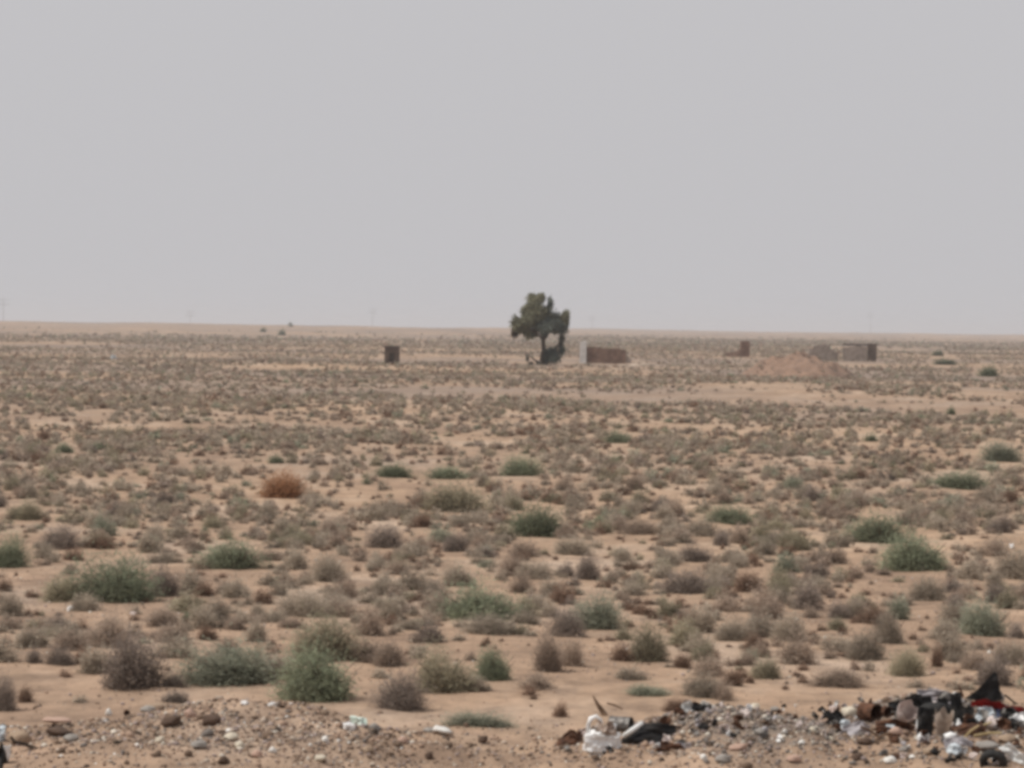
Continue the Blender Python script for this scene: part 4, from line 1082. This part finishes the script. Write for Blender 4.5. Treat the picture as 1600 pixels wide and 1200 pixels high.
# ------------------------------------------------------------------ the lone tree
LEAF_M = attr_mat('tree_leaves', 0.7, 0.25, sub=0.25)
BARK_M = mottled('dark_bark', (0.045, 0.032, 0.024), (0.10, 0.075, 0.055), 0.9, 6)
def tree():
    bx, by, bz = hit(846, 571, 200)
    ppm = FPX / by
    def P(px, py, dy=0.0):      # local metres from photo pixel offsets
        return Vector(((px - 846) / ppm, dy, (571 - py) / ppm))
    root = bpy.data.objects.new('lone_tree', None); COL.objects.link(root); root.location = (bx, by, bz - 0.05)
    tag(root, 'lone dark green tree standing by the brick ruin under the sky', 'tree')
    m = MB()
    m.tube([P(848, 574), P(847, 560, .1), P(849, 545), P(848, 528), P(845, 508), P(840, 490)], [0.24, 0.19, 0.16, 0.15, 0.11, 0.05], 9)
    put('trunk', m.mesh('trunk', BARK_M, True), parent=root)
    for pts, r0 in [([P(848, 530), P(836, 518, -.4), P(820, 512, -.5), P(806, 508, -.3)], .10), ([P(848, 532), P(858, 518, .3), P(870, 506, .5), P(880, 498, .3)], .10),
                    ([P(848, 522), P(853, 500, .2), P(858, 478, .1), P(858, 466, .1)], .08), ([P(850, 566), P(862, 552, .2), P(874, 534, .2), P(877, 516, .2), P(878, 505, .2)], .13),
                    ([P(847, 568), P(836, 562, -.2), P(827, 555, -.2), P(823, 550, -.2)], .09), ([P(846, 515), P(838, 498, .5), P(832, 480, .6), P(832, 468, .4)], .09)]:
        m = MB(); m.tube(pts, [r0 * (1 - 0.75 * i / (len(pts) - 1)) for i in range(len(pts))], 7)
        put('limb', m.mesh('limb', BARK_M, True), parent=root)
    # clumps: px, py, half w, half h, tone
    main = [(850,510,20,12,'b'), (828,484,15,14,'a'), (815,508,16,12,'a'), (868,498,12,12,'b'), (834,476,17,16,'a'), (838,492,22,17,'a'), (822,490,13,13,'a'), (826,500,18,12,'a'), (806,502,11,11,'a'), (812,512,14,12,'a'), (803,520,6,9,'c'), (826,520,16,9,'a'), (842,508,16,12,'b'),
            (858,474,5,14,'b'), (858,494,10,11,'b'), (853,484,7,9,'b'), (870,506,13,12,'b'), (881,496,9,11,'a'), (880,508,8,12,'b'), (866,516,12,7,'b'), (850,520,9,8,'b'), (843,464,8,8,'a'), (830,463,8,7,'a'), (884,489,6,6,'a')]
    low = [(862,548,14,12,'b'), (868,558,16,11,'b'), (854,560,9,12,'d'), (877,546,8,10,'b'), (877,528,5,12,'d'), (851,548,4,8,'d')]
    shoot = [(824,560,5,9,'d'), (829,567,7,5,'d'), (840,566,6,5,'d')]
    tones = {'a': (0.205, 0.200, 0.130), 'b': (0.150, 0.170, 0.145), 'c': (0.11, 0.075, 0.05), 'd': (0.110, 0.115, 0.090)}  # sun and shade painted in: lighter olive mostly left, darker right and low
    def leaves(name, blobs, dens, lf, shrink=0.98):
        V, C = [], []
        for bi, (px, py, hw, hh, tn) in enumerate(blobs):
            rw, rh = hw / ppm * shrink, hh / ppm * shrink; c = P(px, py, random.uniform(-.6, .6) * (hw / 18))
            n = int(dens * rw * rh * (1 if rw > 0.4 else 1.6))
            for k in range(9):    # sub clumps give an uneven edge
                a = RNG.normal(size=3); a /= np.linalg.norm(a)
                sc_ = np.array([c.x, c.y, c.z]) + a * np.array([rw, max(rw, .6), rh]) * RNG.uniform(0.1, 0.6)
                sr = RNG.uniform(0.48, 0.74); nn = max(12, n // 9)
                u = RNG.normal(size=(nn, 3)); u /= np.linalg.norm(u, axis=1)[:, None]
                p = sc_ + u * (RNG.uniform(0.1, 1, nn) ** 0.6 * (1 + 0.30 * RNG.normal(size=nn)))[:, None] * np.array([rw, max(rw, .5), rh]) * sr
                d1 = RNG.normal(size=(nn, 3)); d1 /= np.linalg.norm(d1, axis=1)[:, None]
                d2 = np.cross(d1, RNG.normal(size=(nn, 3))); d2 /= np.linalg.norm(d2, axis=1)[:, None]
                s_ = lf * RNG.uniform(0.6, 1.4, nn)[:, None]
                V.append(np.stack([p - d1 * s_ - d2 * s_ * .35, p - d1 * s_ * .2 + d2 * s_ * .5, p + d1 * s_], 1).reshape(-1, 3))
                col = np.array(tones[tn]) * RNG.uniform(0.75, 1.3) * RNG.uniform(0.8, 1.2, (nn, 1))
                C.append(np.repeat(col, 3, 0))
        V = np.concatenate(V); C = np.concatenate(C)
        put(name, mesh_from(name, V, np.arange(len(V)).reshape(-1, 3), LEAF_M, C), parent=root)
    leaves('crown', main, 4200, 0.11)
    leaves('low_foliage', low, 4000, 0.10, 0.92)
    leaves('basal_shoot', shoot, 2600, 0.07, 0.8)
tree()

# ------------------------------------------------------------------ ruins
RED_BR = brick_mat('red_brown_brick', (0.20, 0.115, 0.085), (0.155, 0.085, 0.062), (0.22, 0.19, 0.16))
DARK_BR = brick_mat('dark_brown_brick', (0.125, 0.092, 0.075), (0.10, 0.073, 0.060), (0.15, 0.125, 0.105))
GREY_PL = mottled('grey_plaster', (0.20, 0.160, 0.135), (0.33, 0.275, 0.235), 0.95, 2.5)
WHITE_PL = mottled('white_plaster', (0.44, 0.42, 0.40), (0.60, 0.58, 0.56), 0.9, 2.5)
DARK_PL = mottled('dark_plaster', (0.075, 0.06, 0.052), (0.13, 0.105, 0.092), 0.95, 3)
def ragged_wall(name, mat, x0, x1, z0, tops, th, y=0.0, step=0.26, parent=None, yaw=0, seed=0):
    """a wall along x whose top is a broken stair of brick courses; tops = list of (x, z)"""
    r = random.Random(seed); m = MB(); xs = [t[0] for t in tops]; zs = [t[1] for t in tops]
    n = max(1, int((x1 - x0) / step)); prev = None; vs_top = []
    for i in range(n):
        a, b = x0 + (x1 - x0) * i / n, x0 + (x1 - x0) * (i + 1) / n
        z = float(np.interp((a + b) / 2, xs, zs)); z = round((z + r.uniform(-.08, .05)) / 0.11) * 0.11
        vs_top.append((a, b, max(z, z0 + 0.11)))
    # one closed outline extruded
    poly = [(x0, z0)]
    for a, b, z in vs_top: poly += [(a, z), (b, z)]
    poly += [(x1, z0)]
    pts = [poly[0]]
    for p in poly[1:]:
        if abs(p[0] - pts[-1][0]) > 1e-5 or abs(p[1] - pts[-1][1]) > 1e-5: pts.append(p)
    k = len(pts)
    m.v = [(p[0], y - th / 2, p[1]) for p in pts] + [(p[0], y + th / 2, p[1]) for p in pts]
    m.f = [tuple(reversed(range(k))), tuple(range(k, 2 * k))] + [(i, (i + 1) % k, (i + 1) % k + k, i + k) for i in range(k)]
    o = put(name, m.mesh(name, mat), parent=parent); o.rotation_euler = (0, 0, yaw)
    return o

def ruin_brick():
    x, y, z = hit(912, 567, 250); ppm = FPX / y
    r = bpy.data.objects.new('ruined_brick_house', None); COL.objects.link(r); r.location = (x, y, z); r.rotation_euler = (0, 0, math.radians(-4))
    tag(r, 'roofless red-brown brick ruin with a white plastered end, right of the tree', 'ruin')
    q = lambda p: p / ppm
    e = ragged_wall('end_pier', WHITE_PL, q(-6), q(4), -0.3, [(q(-6), q(34)), (q(4), q(33))], 0.5, 0.0, 0.2, r, seed=1)
    e['label'] = 'white plastered pier'
    ragged_wall('front_wall', RED_BR, q(4.1), q(66), -0.3, [(q(4), q(25)), (q(16), q(25)), (q(22), q(23)), (q(34), q(22)), (q(42), q(23.5)), (q(62), q(22.5)), (q(66), q(21))], 0.3, 0.1, 0.26, r, seed=2)
    b = ragged_wall('back_wall', RED_BR, q(6), q(50), -0.3, [(q(6), q(26)), (q(20), q(25)), (q(34), q(21)), (q(50), q(20))], 0.3, 2.6, 0.26, r, seed=3)
    g = ragged_wall('broken_side_wall', GREY_PL, q(66.3), q(74), -0.3, [(q(66), q(14)), (q(70), q(11)), (q(74), q(7))], 0.6, 0.3, 0.2, r, seed=4)
    m = MB(); m.box((q(-1), 1.45, 0.55), (0.28, 2.2, 1.7)); put('side_wall', m.mesh('side_wall', RED_BR), parent=r)
ruin_brick()

def rubble_heap(px, py, wp, hp, mat, label, seed, n=26):
    x, y, z = hit(px, py, 250); ppm = FPX / y
    import bmesh
    rr = random.Random(seed); V, F = [], []; off = 0
    for i in range(n):
        v, f = ROCKS[i % 8]; u = rr.gauss(0, 0.36); s = rr.uniform(0.15, 0.4)
        hz = max(0, (1 - abs(u) * 1.3)) * hp / ppm * rr.uniform(0, 0.85)
        V.append(v * s + np.array([u * wp / ppm * 0.6, rr.uniform(-.5, .5), hz])); F.append(f + off); off += len(v)
    v, f = rock_arrays(seed, 3, 0.3, 0.7)
    V.append(v * np.array([wp / ppm * 1.0, 1.6, hp / ppm * 1.5])); F.append(f + off)
    o = put('rubble_heap', mesh_from('rubble_heap', np.concatenate(V), np.concatenate(F), mat), (x, y, z))
    tag(o, label, 'rubble heap')
rubble_heap(1004, 572, 46, 13, mottled('pale_rubble', (0.30, 0.23, 0.18), (0.42, 0.34, 0.27), 0.95, 3), 'pale heap of rubble at the right end of the brick ruin', 5)

def hut():
    x, y, z = hit(612, 569, 250); ppm = FPX / y; q = lambda p: p / ppm
    r = bpy.data.objects.new('small_brick_hut', None); COL.objects.link(r); r.location = (x, y, z)
    tag(r, 'small square dark brown hut alone on the plain left of the tree', 'hut')
    w_, h_ = q(23), q(27); m = MB()
    t = 0.16
    # front wall with a low doorway opening, side and back walls butted
    m.box((-w_ * 0.34, 0, h_ / 2 - .1), (w_ * 0.32, t, h_ + .2)); m.box((w_ * 0.34, 0, h_ / 2 - .1), (w_ * 0.32, t, h_ + .2)); m.box((0, 0, h_ * .83), (w_ * 0.355, t * .98, h_ * .33))
    m.box((0, 1.2, h_ / 2 - .1), (w_, t, h_ + .2))
    for s in (-1, 1): m.box((s * (w_ / 2 - t / 2), 0.6, h_ / 2 - .1), (t, 1.2 - t, h_ + .2))
    put('wall', m.mesh('wall', DARK_BR), parent=r)
    m = MB(); m.box((0, 0.6, h_ + 0.03), (w_ * 1.06, 1.45, 0.07)); put('roof', m.mesh('roof', DARK_PL), parent=r)
    m = MB(); m.box((0, 0.05, h_ * .33), (w_ * 0.34, 0.05, h_ * .66)); put('door', m.mesh('door', mottled('dark_door_boards', (0.05, 0.038, 0.03), (0.08, 0.06, 0.05), 0.9, 4)), parent=r)
hut()

def pillar():
    x, y, z = hit(1164, 558, 280); ppm = FPX / y; q = lambda p: p / ppm
    r = bpy.data.objects.new('brick_pillar', None); COL.objects.link(r); r.location = (x, y, z)
    tag(r, 'reddish brick pillar stub with a low broken wall, left of the earth mound', 'pillar')
    ragged_wall('pillar_shaft', RED_BR, q(-7), q(7), -0.3, [(q(-7), q(26)), (q(7), q(25))], 0.7, 0, 0.25, r, seed=7)
    ragged_wall('low_wall', brick_mat('pale_pink_brick', (0.30, 0.20, 0.155), (0.24, 0.16, 0.125), (0.28, 0.23, 0.19)), q(-36), q(-7.3), -0.3, [(q(-36), q(4)), (q(-22), q(8)), (q(-8), q(11))], 0.3, 0.1, 0.26, r, seed=8)['label'] = 'low pale pinkish broken wall'
pillar()

def ruin_grey():
    x, y, z = hit(1340, 565, 300); ppm = FPX / y; q = lambda p: p / ppm
    r = bpy.data.objects.new('grey_ruin', None); COL.objects.link(r); r.location = (x, y, z)
    tag(r, 'low grey plastered ruin with a dark right end, right of the earth mound', 'ruin')
    ragged_wall('front_wall', GREY_PL, q(-20), q(14), -0.3, [(q(-20), q(22)), (q(0), q(24)), (q(14), q(24))], 0.3, 0, 0.5, r, seed=11)
    m = MB(); m.box((q(-2), 1.3, q(26)), (q(38), 2.9, q(3))); k = put('roof_slab', m.mesh('roof_slab', DARK_PL), parent=r)
    k = ragged_wall('side_pier', DARK_BR, q(15.5), q(29), -0.3, [(q(15), q(29)), (q(29), q(28))], 0.8, 0.1, 0.3, r, seed=12); k['label'] = 'dark brick pier at the end'
    ragged_wall('back_wall', GREY_PL, q(-20), q(14), -0.3, [(q(-20), q(22)), (q(14), q(22))], 0.3, 2.5, 0.5, r, seed=13)
    ragged_wall('broken_wing_wall', GREY_PL, q(-70), q(-24), -0.3, [(q(-70), q(20)), (q(-52), q(26)), (q(-40), q(25)), (q(-24), q(10))], 0.3, 5.5, 0.4, r, seed=14)
ruin_grey()

# earth heap: reddish spoil tipped by the ruins
def spoil():
    n = 80; g = np.linspace(-1, 1, n); U, V_ = np.meshgrid(g, g)
    X_ = MX + U * MRX * 1.05; Y_ = MY + V_ * MRY * 1.05
    H = mound_h(X_, Y_); H = np.where(H > 0.02, H, -0.25)
    Zg = terrain(X_.ravel(), Y_.ravel()).reshape(X_.shape)
    idx = np.arange(n * n).reshape(n, n)
    f = np.stack([idx[:-1, :-1], idx[:-1, 1:], idx[1:, 1:], idx[1:, :-1]], -1).reshape(-1, 4)
    z0 = zt(MX, MY)
    me = mesh_from('earth_mound', np.stack([X_ - MX, Y_ - MY, H + Zg - z0], -1).reshape(-1, 3), f, mottled('reddish_earth', (0.165, 0.108, 0.078), (0.26, 0.168, 0.118), 1.0, 1.3), smooth_=True)
    o = put('earth_mound', me, (MX, MY, z0)); tag(o, 'low reddish earth mound between the pillar stub and grey ruin', 'mound')
spoil()

# ------------------------------------------------------------------ distant power line poles
POLE_M = mottled('grey_weathered_pole', (0.16, 0.15, 0.14), (0.24, 0.22, 0.21), 0.9, 2)
def pole(px, ptop, pbase, label, D):
    d = ray(px, pbase); x = d.x * D; z = 3.0 + d.z * D; ppm = FPX / D
    h = (pbase - ptop) / ppm
    r = bpy.data.objects.new('power_pole', None); COL.objects.link(r)
    gz = zt(x, D); r.location = (x, D, gz); h = z + h - gz
    tag(r, label, 'power pole', 'power line poles along the horizon')
    m = MB(); m.tube([(0, 0, -0.5), (0, 0, h)], [0.12, 0.08], 8); put('mast', m.mesh('mast', POLE_M), parent=r)
    for k, (zz, ww) in enumerate(((h - 0.5, 4.2), (h - 2.6, 5.4))):
        m = MB(); m.box((0, 0.3, zz), (ww, 0.14, 0.14)); a = put('crossarm', m.mesh('crossarm', POLE_M), parent=r)
        for s in (-1, 0, 1):
            m = MB(); m.tube([(s * ww * 0.45, 0.3, zz + 0.15), (s * ww * 0.45, 0.3, zz + 0.75)], [0.06, 0.05], 6)
            put('insulator', m.mesh('insulator', POLE_M), parent=a)
pole(5, 467, 502, 'tallest far power pole, at the left end of the horizon', 1850)
pole(297, 486, 505, 'faint power pole on the horizon, second from the left', 2300)
pole(582, 482, 509, 'faint power pole on the horizon between the hut and open plain', 2500)
pole(925, 494, 516, 'faint power pole on the horizon just right of the tree', 2900)
pole(1360, 489, 521, 'power pole on the horizon above the grey ruin', 3000)

# ------------------------------------------------------------------ dusty air
m, t, n, b = new_mat('dusty_air')
n.remove(b)
pv = n.new('ShaderNodeVolumePrincipled')
pv.inputs['Color'].default_value = (0.76, 0.80, 0.86, 1)
pv.inputs['Density'].default_value = 0.00021
pv.inputs['Anisotropy'].default_value = 0.2
t.links.new(pv.outputs[0], n['Material Output'].inputs['Volume'])
hb = MB(); z_lo, z_hi = -17.0, 24.0
hb.box((0, 9000, (z_lo + z_hi) / 2), (60000 * 3.4, 2 * 9600, z_hi - z_lo))
o = put('haze', hb.mesh('haze', m)); tag(o, kind='stuff')
